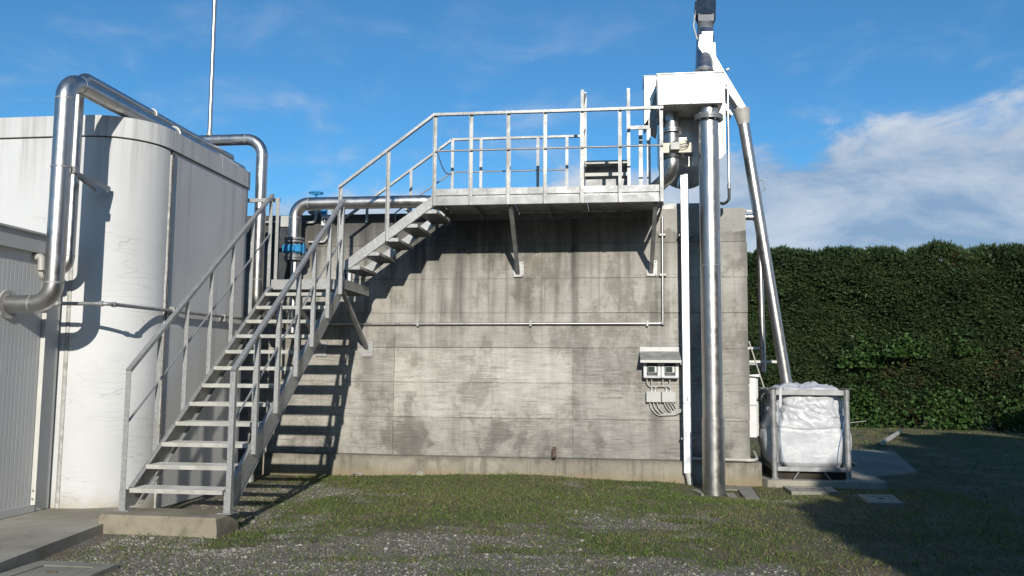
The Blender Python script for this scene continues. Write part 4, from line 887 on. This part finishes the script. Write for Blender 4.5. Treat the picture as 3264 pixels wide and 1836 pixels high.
# outlet head facing the camera side, and the open chute down to the bag pipe
q = MB(); q.prism([(1.13, .45, 6.375), (1.16, .45, 6.55), (1.338, .45, 6.545), (1.34, .45, 6.42), (1.378, .45, 6.42), (1.388, .45, 6.20), (1.508, .45, 5.97), (1.818, .45, 5.40), (1.765, .45, 5.365), (1.685, .45, 5.44)], (0, .20, 0)); q.build('chute', 'stainless_bright', mc)
q = MB(); q.prism([(1.14, .655, 6.34), (1.30, .655, 6.33), (1.70, .655, 5.52), (1.63, .655, 5.36), (1.56, .655, 5.42)], (0, .22, 0)); q.build('chute_back', 'stainless', mc)
q = MB(); q.prism([(1.685, .47, 5.43), (1.76, .47, 5.37), (1.735, .47, 5.30), (1.66, .47, 5.33)], (0, .16, 0)); q.build('chute_spout', 'galv_dull', mc)
for p0, p1 in (((1.16, .448, 6.36), (1.70, .448, 5.46)), ((1.375, .448, 6.19), (1.80, .448, 5.41))): MB().bar(p0, p1, .006, .006).build('chute_edge', 'galv_dull', mc)
MB().bbox(1.19, 1.36, .50, .84, 6.545, 6.62, .005).build('outlet_head', 'stainless_bright', mc)
MB().bar((1.53, .44, 5.98), (1.575, .44, 6.0), .04, .03).build('latch', 'galv', mc)
lp = thing('slanting_bag_pipe', (2.29, .40, 1.25), 'long slanting stainless pipe with funnel top leading down into the white bag', 'pipe')
a0, a1 = Vector((1.742, .40, 5.30)), Vector((2.305, .40, 1.20)); ad = (a1 - a0).normalized()
MB().tube([a0 + ad * .16, a1], .081, 28).build('pipe', 'stainless', lp, smooth=True)
MB().tube([a0 - ad * .06, a0 - ad * .02, a0 + ad * .17], [.122, .118, .084], 28).build('funnel', 'pvc', lp, smooth=True)
MB().tube([a0 + ad * 1.02 + Vector((.08, 0, 0)), a0 + ad * 1.04 + Vector((.14, 0, .03)), a0 + ad * 1.15 + Vector((.15, 0, 0)), a0 + ad * 1.19 + Vector((.08, 0, 0))], .008, 8).build('handle', 'galv', lp, smooth=True)
# second outlet pipe with valve
vp = thing('valved_elbow_pipe', (.66, -.59, 3.9), 'short stainless elbow pipe with cream valve actuator under the hopper', 'pipe')
PXc, PYc = .667, -.59
MB().tube(rounded([(PXc, PYc, 5.03), (PXc, PYc, 4.20), (.36, -.30, 3.97), (.28, -.20, 3.93)], .28, 12), .096, 26).build('pipe', 'stainless', vp, smooth=True)
for z in (4.766, 4.797): MB().ring((PXc, PYc, z), (0, 0, 1), .1345, 0, .026, 28).build('flange', 'stainless', vp, smooth=True)
MB().ring((PXc, PYc, 4.42), (0, 0, 1), .119, 0, .05, 28).build('valve_ring', 'dark', vp, smooth=True)
MB().bbox(.507, .916, -.71, -.51, 4.45, 4.59, .006).build('actuator', 'cream', vp)
MB().bbox(.83, .947, -.70, -.52, 4.435, 4.605, .02).build('actuator_end', 'dark', vp)
MB().bbox(.636, .760, -.787, -.71, 4.476, 4.58, .006).build('limit_switch', 'ltgrey', vp)
MB().bbox(.662, .755, -.76, -.67, 4.585, 4.605, .004).build('switch_lid', 'dark', vp)
for dz in (0, .05): MB().tube(rounded([(.76, -.75, 4.50 + dz), (.85, -.76, 4.51 + dz), (.90, -.73, 4.57), (.83, -.71, 4.62)], .04, 6), .006, 6).build('lead', 'rubber', vp, smooth=True)
MB().prism([(.76, -.61, 4.585), (.87, -.61, 4.585), (.87, -.61, 4.665), (.76, -.61, 4.67)], (0, .02, 0)).build('mounting_plate', 'cream', vp)
wt = thing('wash_water_tube', (1.45, -.35, 3.85), 'thin steel water tube with dark hose beside the hopper', 'tube')
MB().tube(rounded([(1.385, -.35, 5.503), (1.455, -.35, 5.508), (1.447, -.35, 4.06)], .045, 6), .017, 12).build('tube', 'stainless', wt, smooth=True)
MB().tube(rounded([(1.447, -.35, 4.08), (1.447, -.35, 3.87), (1.39, -.32, 3.81), (1.25, -.10, 3.90)], .08, 7), .021, 12).build('hose', 'rubber', wt, smooth=True)
MB().ring((1.447, -.35, 4.055), (0, 0, 1), .025, 0, .07, 12).build('fitting', 'galv', wt, smooth=True)

# ------------------------------------------------------------------ behind the right-hand end of the wall
bgp = thing('overflow_pipe', (2.09, 1.2, 1.52), 'slim stainless down-pipe held on arms off the right-hand end of the wall', 'pipe')
MB().tube(rounded([(1.60, 1.2, 3.90), (2.075, 1.2, 3.90), (2.09, 1.2, 1.52)], .12, 8), .047, 20).build('pipe', 'stainless', bgp, smooth=True)
for z, l in ((3.99, 2.00), (1.882, 2.07), (1.63, 2.05)): MB().box(1.71, l, 1.17, 1.20, z - .017, z + .017).build('arm', 'flash', bgp)
MB().ring((2.088, 1.2, 1.88), (0, 0, 1), .054, 0, .02, 20).build('clamp', 'galv_dull', bgp, smooth=True)
ar = thing('pipe_support_arm', (1.95, 1.0, 1.67), 'long pale horizontal steel arm from the wall end to the slanting pipe', 'arm')
MB().box(1.71, 2.275, .98, 1.02, 1.655, 1.692).build('bar', 'flash', ar); MB().box(1.700, 1.722, .95, 1.05, 1.60, 1.75).build('plate', 'galv', ar)
cb = thing('wall_cabinet', (1.80, .35, .58), 'narrow white metal cabinet hung on the right-hand end of the wall', 'cabinet')
for z0, z1 in ((.60, 1.045), (1.05, 1.435)): MB().bbox(1.728, 1.850, .30, .75, z0, z1, .005).build('case', 'white', cb)
MB().box(1.851, 1.878, .32, .73, .62, 1.43).build('door', 'galv', cb)
MB().prism([(1.728, .26, 1.46), (1.728, .26, 1.475), (1.892, .26, 1.485), (1.892, .26, 1.445)], (0, .52, 0)).build('roof', 'white', cb)
tag(MB().tube([(1.79, .5, 1.96), (1.99, .5, 1.29)], .010, 8).build('leaning_rod', 'pvc'), 'thin grey rod leaning by the cabinet at the wall end', 'rod')

# ------------------------------------------------------------------ bag in its steel frame
fx0, fx1, fy0, fy1 = 2.015, 2.975, -.085, .88
bf = thing('bag_frame', (2.5, .4, .075), 'galvanised tube frame with four posts holding the white bulk bag', 'frame')
for x in (fx0, fx1):
    for y in (fy0, fy1):
        q = MB(); q.tube([(x, y, .075), (x, y, 1.285)], .036, 18); p_ = q.build('post', 'galv_dull', bf, smooth=True)
        MB().tube([(x, y, 1.14), (x, y, 1.29)], .0395, 18).build('socket', 'galv_dull', p_, smooth=True)
        MB().box(x - .075, x + .075, y - .06, y + .06, 1.29, 1.302).build('top_plate', 'dark', p_)
        MB().tube([(x, y, .075), (x, y, .095)], [.06, .045], 18).build('foot', 'galv_dull', p_)
for y in (fy0, fy1):
    MB().bbox(fx0 + .036, fx1 - .036, y - .02, y + .02, 1.205, 1.28, .004).build('top_rail', 'galv_dull', bf)
    MB().bbox(fx0 + .036, fx1 - .036, y - .02, y + .02, .185, .245, .004).build('bottom_rail', 'galv_dull', bf)
for x in (fx0, fx1):
    MB().bbox(x - .02, x + .02, fy0 + .036, fy1 - .036, 1.215, 1.275, .004).build('top_rail', 'galv_dull', bf)
    MB().bbox(x - .02, x + .02, fy0 + .036, fy1 - .036, .185, .24, .004).build('bottom_rail', 'galv_dull', bf)
for s_ in (-1, 1): MB().bar((2.495 + s_ * .16, fy0, .19), (2.495 + s_ * .24, fy0 - .03, .085), .012, .012).build('brace', 'galv', bf)
MB().box(2.0, 3.0, -.02, .82, .075, .165).build('pallet', 'twig', bf)
bagt = thing('bulk_bag', (2.5, .4, .17), 'crumpled white woven bulk bag bulging out of the steel frame', 'bag')
def bag_surface():
    nu, nv = 220, 130; V = []; Fc = []
    cx, cy = 2.50, .40
    for j in range(nv + 1):
        v = j / nv; z = .185 + 1.12 * v
        for i in range(nu):
            t = 2 * math.pi * i / nu; c, s_ = math.cos(t), math.sin(t)
            e = 4.5 - 1.2 * math.sin(math.pi * v); rr_ = (abs(c) ** e + abs(s_) ** e) ** (-1 / e)
            hx = .455 + .165 * math.exp(-((v - .38) / .34) ** 2); hy = .44 + .07 * math.exp(-((v - .4) / .3) ** 2)
            lim = .45
            x, y = hx * rr_ * c, hy * rr_ * s_
            # posts pinch the bag at the corners
            pin = math.exp(-((abs(c) - .707) / .10) ** 2) * (1 - .2 * v); x *= 1 - .10 * pin; y *= 1 - .10 * pin
            if s_ < -.3: y = max(y, -.455 - .01 * math.sin(6 * x))
            p = Vector((x * 3.0, y * 3.0, z * 3.6)); soft = .35 + .65 * abs(math.sin(math.pi * min(1, max(0, v * .9 + .15))))
            n_ = noise.noise(p * .9 + Vector((1, 0, 0)))
            r1 = 1 - abs(noise.noise(Vector((p.x * .8 + .6 * n_, p.y * .8, p.z * 1.4)))) * 2; r2 = 1 - abs(noise.noise(Vector((p.x * 1.9 + n_, p.y * 1.9, p.z * 2.6 + 3 + .9 * p.x)))) * 2
            up_ = .5 + 1.0 * max(0, v - .45)
            top_c = min(1., max(0., (v - .42) / .18)); r3 = 1 - abs(noise.noise(Vector((p.x * 1.5 - p.z * .7, p.y * 1.5, p.z * 1.3 + .8 * p.x + 7)))) * 2
            q1 = noise.voronoi(Vector((p.x * 1.05 + .5 * n_, p.y * 1.05, p.z * 1.0 + .35 * p.x)))[0]; q2 = noise.voronoi(Vector((p.x * 2.3, p.y * 2.3 + 4, p.z * 2.1 + .8 * p.x)))[0]
            big_ = noise.voronoi(Vector((p.x * .42 + 2, p.y * .42, p.z * .36)))[0]
            d = .046 * (q1[1] - q1[0] - .35) * (.10 + .9 * top_c) + .024 * (q2[1] - q2[0] - .3) * (.08 + top_c) - .030 * (big_[0] - .4) + .014 * n_ + .014 * max(0, r3) ** 6 * (.15 + top_c)
            for zc, w_, sl__ in ((.755, .016, .05), (.98, .022, -.25)):
                d -= .026 * math.exp(-((z - zc - sl__ * x - .05 * noise.noise((x * 2.5, y * 2.5, zc))) / w_) ** 2) * (.55 + .45 * noise.noise((x * 4, y * 4, zc * 7)))
            L = math.hypot(x, y); k_ = 1 + d / L
            f_ = min(1, (1 - v) / .06); f0 = min(1, v / .10)
            shrink = (.72 + .28 * math.sqrt(f0)) * (.90 + .10 * math.sqrt(f_)); zt_ = z + .03 * noise.noise((x * 5, y * 5, 2)) * (1 if v > .9 else 0)
            V.append((cx + x * k_ * shrink, cy + y * k_ * shrink, zt_))
    for j in range(nv):
        for i in range(nu): Fc.append((j * nu + i, j * nu + (i + 1) % nu, (j + 1) * nu + (i + 1) % nu, (j + 1) * nu + i))
    Fc.append(tuple(range(nu))[::-1])
    # sagging mouth
    q = MB(); q.v = V; q.f = Fc; k0 = nv * nu
    for rg in range(1, 9):
        for i in range(nu):
            a = Vector(V[k0 + i]); c = Vector((cx, cy, a.z)); p = a.lerp(c, rg / 9); p.z = 1.30 + .045 * math.sin(rg / 9 * math.pi) * (1 + noise.noise((p.x * 6, p.y * 6, 1))) + .04 * noise.noise((p.x * 7, p.y * 7, 8)) + .025 * noise.noise((p.x * 17, p.y * 17, 8)); q.v.append(tuple(p))
    for rg in range(8):
        s0_ = k0 if rg == 0 else (nv + 1) * nu + (rg - 1) * nu; s1_ = (nv + 1) * nu + rg * nu
        for i in range(nu): q.f.append((s0_ + i, s0_ + (i + 1) % nu, s1_ + (i + 1) % nu, s1_ + i))
    q.f.append(tuple((nv + 1) * nu + 7 * nu + i for i in range(nu))); return q
bo = bag_surface().build('sack', 'bag', bagt, smooth=False)
bo.data.shade_smooth()
for x, k_ in ((2.105, .012), (2.89, -.05)):
    MB().tube([(x + k_ * math.sin(z * 5), -.074 + .006 * math.sin(9 * z), z) for z in np.arange(.27, 1.18, .05)], .0035, 6).build('seam', 'seam', bagt, smooth=True)
for x in (2.11,):
    q = MB(); q.add([(x - .016, -.110, 1.30), (x + .022, -.110, 1.30), (x + .014, -.10, 1.05), (x - .02, -.098, 1.02), (x - .022, -.06, 1.31), (x + .022, -.06, 1.31)], [(0, 1, 2, 3), (4, 5, 1, 0)]); q.build('lifting_loop', 'bag', bagt)
MB().bar((3.06, .25, .82), (3.27, .12, .86), .05, .006).build('loose_strap', 'flash', bagt)

# ------------------------------------------------------------------ lids in the ground, loose pipe
def lid(name, pts, z, label, h=.05):
    t_ = thing(name, (sum(p[0] for p in pts) / len(pts), sum(p[1] for p in pts) / len(pts), 0), label, 'manhole cover')
    c = Vector((sum(p[0] for p in pts) / len(pts), sum(p[1] for p in pts) / len(pts))); o2 = [Vector(p) for p in pts]; sh = lambda k_: [c + (p - c) * k_ for p in o2]
    q = MB(); outer, inner = o2, sh(.62); n_ = len(pts)
    vs = [(p.x, p.y, z) for p in outer] + [(p.x, p.y, z) for p in inner] + [(p.x, p.y, z - h) for p in outer] + [(p.x, p.y, z - .03) for p in inner]
    q.add(vs, [(i, (i + 1) % n_, n_ + (i + 1) % n_, n_ + i) for i in range(n_)] + [(i, 2 * n_ + i, 2 * n_ + (i + 1) % n_, (i + 1) % n_) for i in range(n_)] + [(n_ + i, n_ + (i + 1) % n_, 3 * n_ + (i + 1) % n_, 3 * n_ + i) for i in range(n_)])
    q.build('frame', 'lid', t_)
    MB().prism([(p.x, p.y, z - .03) for p in sh(.57)], (0, 0, .026)).build('cover', 'lid', t_)
    MB().bar((c.x - .04, c.y, z), (c.x + .04, c.y, z), .012, .01).build('lift_ring', 'rust', t_)
lid('inspection_cover', [(2.09, -.84), (2.66, -.80), (2.70, -.28), (2.08, -.30)], .014, 'concrete inspection cover in the grass in front of the bag frame')
lid('inspection_cover', [(2.80, -1.70), (3.18, -1.67), (3.28, -.93), (2.86, -.98)], .014, 'concrete inspection cover lying in the dark shade beyond the bag frame')
lid('inspection_cover', [(-4.40, -6.75), (-3.72, -6.75), (-3.76, -6.10), (-4.40, -6.10)], .022, 'weathered concrete inspection cover beside the raised apron slab')
tag(MB().tube([(5.50, 7.35, .06), (7.05, 11.3, .06)], .055, 14).build('loose_pipe', 'pvc', None, smooth=True), 'grey plastic pipe lying loose on the soil before the hedge', 'pipe')

# ------------------------------------------------------------------ foliage
def sprays(C, N, size, leaflets, droop, seed, narrow=.22, spread=.7):
    # flat fans of narrow leaflets at points C growing along N
    r_ = np.random.default_rng(seed); n_ = len(C); Vs = []; Ts = []
    up_ = np.tile([0, 0, 1.], (n_, 1)); side = np.cross(N, up_); side /= np.linalg.norm(side, axis=1)[:, None] + 1e-6
    roll = r_.uniform(-1, 1, n_)[:, None]; up2 = np.cross(side, N); s2 = side * np.cos(roll) + up2 * np.sin(roll)
    tint = r_.beta(2, 2.2, n_)
    for k_ in range(leaflets):
        a = (k_ - (leaflets - 1) / 2) * spread + r_.uniform(-.25, .25, n_); L = size * r_.uniform(.55, 1.15, n_) * (1 - .12 * abs(k_ - (leaflets - 1) / 2))
        d = N * np.cos(a)[:, None] + s2 * np.sin(a)[:, None]; d[:, 2] -= droop * r_.uniform(.2, 1, n_); d /= np.linalg.norm(d, axis=1)[:, None]
        w = np.cross(d, N) ; w += r_.normal(0, .3, w.shape); w /= np.linalg.norm(w, axis=1)[:, None] + 1e-6
        h = (L * narrow)[:, None]; L_ = L[:, None]
        Vs.append(np.stack([C, C + d * L_ * .5 + w * h, C + d * L_, C + d * L_ * .5 - w * h], 1)); Ts.append(np.repeat(np.clip(tint + r_.normal(0, .06, n_), 0, 1), 4))
    V = np.concatenate(Vs).reshape(-1, 3); F_ = np.arange(len(V)).reshape(-1, 4); return V, F_, np.concatenate(Ts)
# the clipped hedge
H0, H1 = np.array([0.2, 17.4]), np.array([14.6, 11.95]); hd_ = (H1 - H0) / np.linalg.norm(H1 - H0); hn = np.array([hd_[1], -hd_[0]]); HL = np.linalg.norm(H1 - H0)
HH = lambda s: 5.40 - .030 * s
hedge = thing('clipped_hedge', (7.4, 14.7, 0), 'tall dark green clipped cypress hedge closing off the yard', 'hedge')
def hedge_pts(n_, seed):
    r_ = np.random.default_rng(seed); s = r_.uniform(0, HL, n_); f = r_.uniform(0, 1, n_); top_ = f > .86
    u = np.where(top_, 1.0, r_.uniform(0, 1, n_) ** .92); H = HH(s)
    cl = np.array([noise.fractal((a * .7, b * 5.2 * .75, 1.3), 1., 2., 3) for a, b in zip(s, u)]); ctop = np.array([noise.fractal((a * 1.1, 9.1, 0), 1., 2., 3) for a in s])
    z = np.where(top_, H + .20 * ctop + r_.uniform(-.25, .14, n_), .05 + u * (H - .15))
    depth = np.where(top_, -r_.uniform(0, 1.1, n_), .30 * cl - r_.uniform(0, .30, n_) - .12 * (u > .9) - .22 * np.clip(.16 - u, 0, 1) / .16)
    xy = H0 + s[:, None] * hd_ + depth[:, None] * hn; C = np.column_stack([xy, z])
    N = np.column_stack([np.tile(hn, (n_, 1)), np.zeros(n_)]) * np.where(top_, .35, 1.)[:, None]; N[:, 2] += np.where(top_, 1., .25); N += r_.normal(0, .38, N.shape); N /= np.linalg.norm(N, axis=1)[:, None]
    return C, N
C_, N_ = hedge_pts(84000, 3); V, F_, T = sprays(C_, N_, .20, 5, .25, 4, .12, .40)
br_ = np.array([noise.fractal((p[0] * .55, p[2] * .75, 4.4), 1., 2., 3) for p in C_]); lt_ = np.array([noise.fractal((p[0] * .9, p[2] * 1.3, 8.8), 1., 2., 3) for p in C_])
T = T * .75 + .35 * np.clip(np.tile(np.repeat(lt_, 4), 5), -.6, .9); T = np.clip(T, 0, .9); T[np.tile(np.repeat((br_ > .55) & (rng.uniform(0, 1, len(C_)) < .22), 4), 5)] = 1.0
fast_mesh('foliage', V, F_, T, 'hedge', hedge, kind='stuff')
q = MB(); c0 = H0 - hn * .45; c1 = H1 - hn * .45; bk = -hn * 1.0
q.add([(c0[0], c0[1], .25), (c1[0], c1[1], .25), (c1[0], c1[1], HH(HL) - .22), (c0[0], c0[1], HH(0) - .22)] + [(p[0] + bk[0], p[1] + bk[1], z) for p, z in ((c0, .25), (c1, .25), (c1, HH(HL) - .22), (c0, HH(0) - .22))], [(0, 1, 2, 3), (7, 6, 5, 4), (3, 2, 6, 7), (0, 4, 5, 1), (0, 3, 7, 4), (1, 5, 6, 2)])
q.build('branch_mass', 'twig', hedge)
for k_ in range(16):
    s = .6 + k_ * .93; p = H0 + hd_ * s - hn * .28; MB().tube([(p[0], p[1], -.1), (p[0] + .04, p[1], .5), (p[0] - .03, p[1] + .05, 1.4)], [.07, .055, .04], 8).build('trunk', 'bark', hedge, smooth=True)
# broad-leaved weeds growing out of the foot and face of the hedge
def weed(x, y, z, w, h, n_, seed, label):
    r_ = np.random.default_rng(seed); t_ = thing('climbing_weed', (x, y, z), label, 'weed', 'leafy weeds at the hedge')
    C = np.column_stack([x + r_.normal(0, w, n_), y - np.abs(r_.normal(0, .12, n_)), z + np.abs(r_.normal(0, h, n_))]); N = r_.normal(0, .5, (n_, 3)); N[:, 1] -= .8; N[:, 2] += .3; N /= np.linalg.norm(N, axis=1)[:, None]
    V, F_, T = sprays(C, N, .13, 2, .1, seed, .42, 1.2); fast_mesh('leaves', V, F_, T, 'weed', t_)
    q = MB()
    for i in range(5): q.tube([(x + r_.normal(0, w * .3), y + .03, z - .05), (x + r_.normal(0, w * .8), y - .03, z + h * r_.uniform(.6, 1.6))], .008, 5)
    q.build('stems', 'bark', t_)
def face_y(x, out_=.12): t = (x - H0[0]) / hd_[0]; return H0[1] + hd_[1] * t - out_
for i, (x, z, w, h, n_, lab) in enumerate(((7.2, 0., .5, .6, 420, 'bright leafy weed bushing out at the hedge foot nearest the bag'), (9.1, .05, .55, .55, 420, 'leafy weed spreading along the middle of the hedge foot'), (10.9, .0, .45, .5, 300, 'leafy weed at the shaded end of the hedge foot'), (7.0, 1.75, .35, .3, 200, 'light green creeper hanging in the hedge face above the bag'), (8.05, 2.05, .4, .3, 220, 'light green creeper patch at mid height of the hedge'), (9.5, 2.1, .18, .25, 70, 'small light creeper tuft at mid height near the shade'), (12.1, .0, .45, .45, 200, 'dim leafy weed deep in the shade at the hedge foot'))):
    weed(x, face_y(x, .22), z, w, h, n_, 20 + i, lab)
# evergreen trees standing behind the camera to the right: they throw the broad shade over the yard
def conifer(x, y, rad, H, seed, label):
    t_ = thing('evergreen_tree', (x, y, 0), label, 'tree', 'evergreens behind the viewer')
    r_ = np.random.default_rng(seed); n_ = 7000; u = r_.uniform(0, 1, n_) ** 1.3; ph = r_.uniform(0, 2 * math.pi, n_)
    prof = (1 - u) ** .45 * rad; wv_ = np.array([noise.fractal((math.cos(a) * 2, math.sin(a) * 2, b * 6 + seed), 1., 2., 3) for a, b in zip(ph, u)]); rr_ = prof * (1 + .22 * wv_) * r_.uniform(.72, 1.05, n_)
    C = np.column_stack([x + rr_ * np.cos(ph), y + rr_ * np.sin(ph), .15 + u * (H - .15)]); N = np.column_stack([np.cos(ph), np.sin(ph), .4 * np.ones(n_)]); N += r_.normal(0, .35, N.shape); N /= np.linalg.norm(N, axis=1)[:, None]
    V, F_, T = sprays(C, N, .42, 3, .4, seed, .3); fast_mesh('crown', V, F_, T, 'hedge', t_)
    MB().tube([(x, y, -.1), (x, y, H * .45), (x, y, H * .9)], [.22, .15, .04], 10).build('trunk', 'bark', t_, smooth=True)
    q = MB(); zz = np.linspace(.3, H * .95, 12); q.tube([(x, y, z) for z in zz], [max(.03, (1 - z / H) ** .45 * rad * .8) for z in zz], 14); q.build('branch_mass', 'twig', t_)
for i, (x, rad, H, lab) in enumerate(((4.65, 1.2, 4.75, 'lowest evergreen at the end of the row behind the viewer'), (5.55, 1.0, 5.6, 'slim second lowest evergreen of the row behind the viewer'), (6.8, 1.1, 6.6, 'slim third lowest evergreen of the row behind the viewer'), (8.0, 1.6, 7.8, 'fourth lowest evergreen of the row behind the viewer'), (9.5, 1.9, 8.5, 'fourth tallest evergreen of the row behind the viewer'), (11.3, 2.2, 9.4, 'third tallest evergreen of the row behind the viewer'), (13.4, 2.4, 10.3, 'second tallest evergreen of the row behind the viewer'), (15.8, 2.7, 11.2, 'tallest evergreen of the row behind the viewer'))):
    conifer(x, -14.2, rad, H, 40 + i, lab)

# the far side of the yard, behind the viewer: another clipped hedge (seen only as a reflection in the steel)
rh = thing('far_hedge', (-4, -34, 0), 'clipped evergreen hedge across the yard behind the viewer', 'hedge')
MB().box(-40, 30, -35.2, -34.1, 0, 4.6).build('branch_mass', 'twig', rh)
r_ = np.random.default_rng(77); n_ = 9000
C = np.column_stack([r_.uniform(-40, 30, n_), -34.1 + r_.uniform(0, .25, n_), r_.uniform(0, 4.9, n_)]); N = r_.normal(0, .4, (n_, 3)); N[:, 1] += 1; N /= np.linalg.norm(N, axis=1)[:, None]
V, F_, T = sprays(C, N, .6, 3, .3, 78, .3); fast_mesh('foliage', V, F_, T, 'hedge', rh, kind='stuff')

sh_ = thing('sky_blocking_hedge', (10.6, -6, 0), 'added unseen tall hedge on the right, there to block sky light', 'hedge')  # out-of-view hedge added to cut the sky light over the right-hand yard
MB().box(10.3, 11.3, -13, -3.5, 0, 6.0).build('branch_mass', 'twig', sh_)
n_ = 7000; C = np.column_stack([10.3 - r_.uniform(0, .3, n_), r_.uniform(-13, -3.5, n_), r_.uniform(0, 6.3, n_)]); N = r_.normal(0, .4, (n_, 3)); N[:, 0] -= 1; N /= np.linalg.norm(N, axis=1)[:, None]
V, F_, T = sprays(C, N, .5, 3, .3, 79, .3); fast_mesh('foliage', V, F_, T, 'hedge', sh_, kind='stuff')

# ------------------------------------------------------------------ grass and gravel
def blocked(x, y):
    if y > -.13 and x < 1.86: return True
    if x < -4.66 and y > -7 or (x < -4.40 and y < -4.9): return True
    if -4.72 < x < -3.57 and -4.92 < y < -4.44: return True
    if 1.85 < x < 3.45 and y > -.22 and y < 1.9: return True
    if (x - CX) ** 2 + (y - CY) ** 2 < .14 ** 2: return True
    if -4.42 < x < -3.70 and -6.8 < y < -6.08: return True
    if 2.06 < x < 2.72 and -.86 < y < -.26 or 2.78 < x < 3.28 and -1.72 < y < -.92: return True
    if .74 < x < 1.68 and -1.2 < y < -.1: return random.random() < .93
    if 3.6 < x < 5.3 and 1.2 < y < 6.1 and x < 3.75 + .33 * y: return random.random() < .9
    return False
pts = []; tn = []; hts = []
def sample(n_, x0, x1, y0, y1, big):
    xs = rng.uniform(x0, x1, n_); ys = rng.uniform(y0, y1, n_)
    for x, y in zip(xs, ys):
        x, y = float(x), float(y)
        if blocked(x, y): continue
        s_ = stony(x, y); bare = noise.fractal((x * 1.1 + 3, y * 1.6, 5.5), 1., 2., 4); dens = (1 - min(1, max(0, (s_ - .12) / .36)) * .80) * (1 - .6 * min(1, max(0, (bare - .02 - .10 * (y > -2.6) + .16 * (x > .6)) / .30)))
        if x > 1.6: dens *= .6
        if random.random() > dens * .96 + .03: continue
        pts.append((x, y, gz(x, y))); dry = min(1, max(0, .25 + .8 * noise.noise((x * .8, y * .8, 9)) + .25 * (x > 1.2)))
        tn.append(.95 + .05 * random.random() if random.random() < .10 + .38 * dry else random.random() * .92); hts.append(big)
sample(170000, -4.7, 4.2, -7.2, -.1, 1.0); sample(40000, 1.8, 10.5, -.2, 14.5, 1.7); sample(26000, 3.2, 9, -7, -.2, 1.4)
PT = np.array(pts); nb = len(PT); hs = np.array(hts)
ang = rng.uniform(0, 2 * math.pi, nb); hgt = rng.gamma(2.4, .0062, nb) * hs + .004; tall = rng.uniform(0, 1, nb) < .006; hgt[tall] *= 2.2
wd = rng.uniform(.003, .0075, nb) * hs; lean = rng.normal(0, .9, (nb, 2)) * hgt[:, None]
dx, dy = np.cos(ang) * wd, np.sin(ang) * wd
V = np.empty((nb, 3, 3)); V[:, 0] = PT + np.column_stack([dx, dy, -.004 * np.ones(nb)]); V[:, 1] = PT - np.column_stack([dx, dy, .004 * np.ones(nb)]); V[:, 2] = PT + np.column_stack([lean[:, 0], lean[:, 1], hgt])
go = fast_mesh('grass', V.reshape(-1, 3), np.arange(nb * 3).reshape(-1, 3), np.repeat(np.array(tn), 3), 'grass', None, kind='stuff')
tag(go, 'short patchy green grass between the camera and the wall', 'grass')
# gravel
ico_v = []; ph_ = (1 + 5 ** .5) / 2
for a in (-1, 1):
    for b_ in (-ph_, ph_): ico_v += [(0, a, b_), (a, b_, 0), (b_, 0, a)]
ico = np.array(ico_v); ico /= np.linalg.norm(ico[0]); fs_ = []
for i in range(12):
    for j in range(i + 1, 12):
        for k_ in range(j + 1, 12):
            if all(abs(np.linalg.norm(ico[a] - ico[b_]) - 1.0515) < .02 for a, b_ in ((i, j), (j, k_), (i, k_))):
                nrm = np.cross(ico[j] - ico[i], ico[k_] - ico[i]); fs_.append((i, j, k_) if nrm @ ico[i] > 0 else (i, k_, j))
fs_ = np.array(fs_); gp = []; gs = []
def stones(n_, x0, x1, y0, y1):
    for x, y in zip(rng.uniform(x0, x1, n_), rng.uniform(y0, y1, n_)):
        x, y = float(x), float(y)
        if blocked(x, y): continue
        s_ = stony(x, y); pr = min(1, max(0, (s_ - .10) / .42))
        if random.random() > pr ** 1.2 * .85 + .02: continue
        gp.append((x, y, gz(x, y))); gs.append(min(.026, .0046 * math.exp(random.gauss(.15, .5))))
stones(70000, -4.7, 3.5, -7.2, -.1); stones(5000, -4.6, -3.0, -5.6, -4.6)
GP = np.array(gp); GS = np.array(gs); ng = len(GP)
V = np.empty((ng, 12, 3)); rad = rng.uniform(.7, 1.25, (ng, 12)); ax_ = rng.uniform(.65, 1.25, (ng, 1, 3)); ax_[:, :, 2] *= .7
V = GP[:, None] + ico[None] * rad[:, :, None] * ax_ * GS[:, None, None]; V[:, :, 2] += (GS * rng.uniform(-.35, .25, ng))[:, None]
FF = (fs_[None] + (np.arange(ng) * 12)[:, None, None]).reshape(-1, 3)
gvo = fast_mesh('gravel', V.reshape(-1, 3), FF, np.repeat(np.clip(rng.beta(2.4, 1.6, ng), 0, 1), 12), 'gravel', None, kind='stuff')
tag(gvo, 'pale crushed limestone gravel scattered in the thin turf', 'gravel')
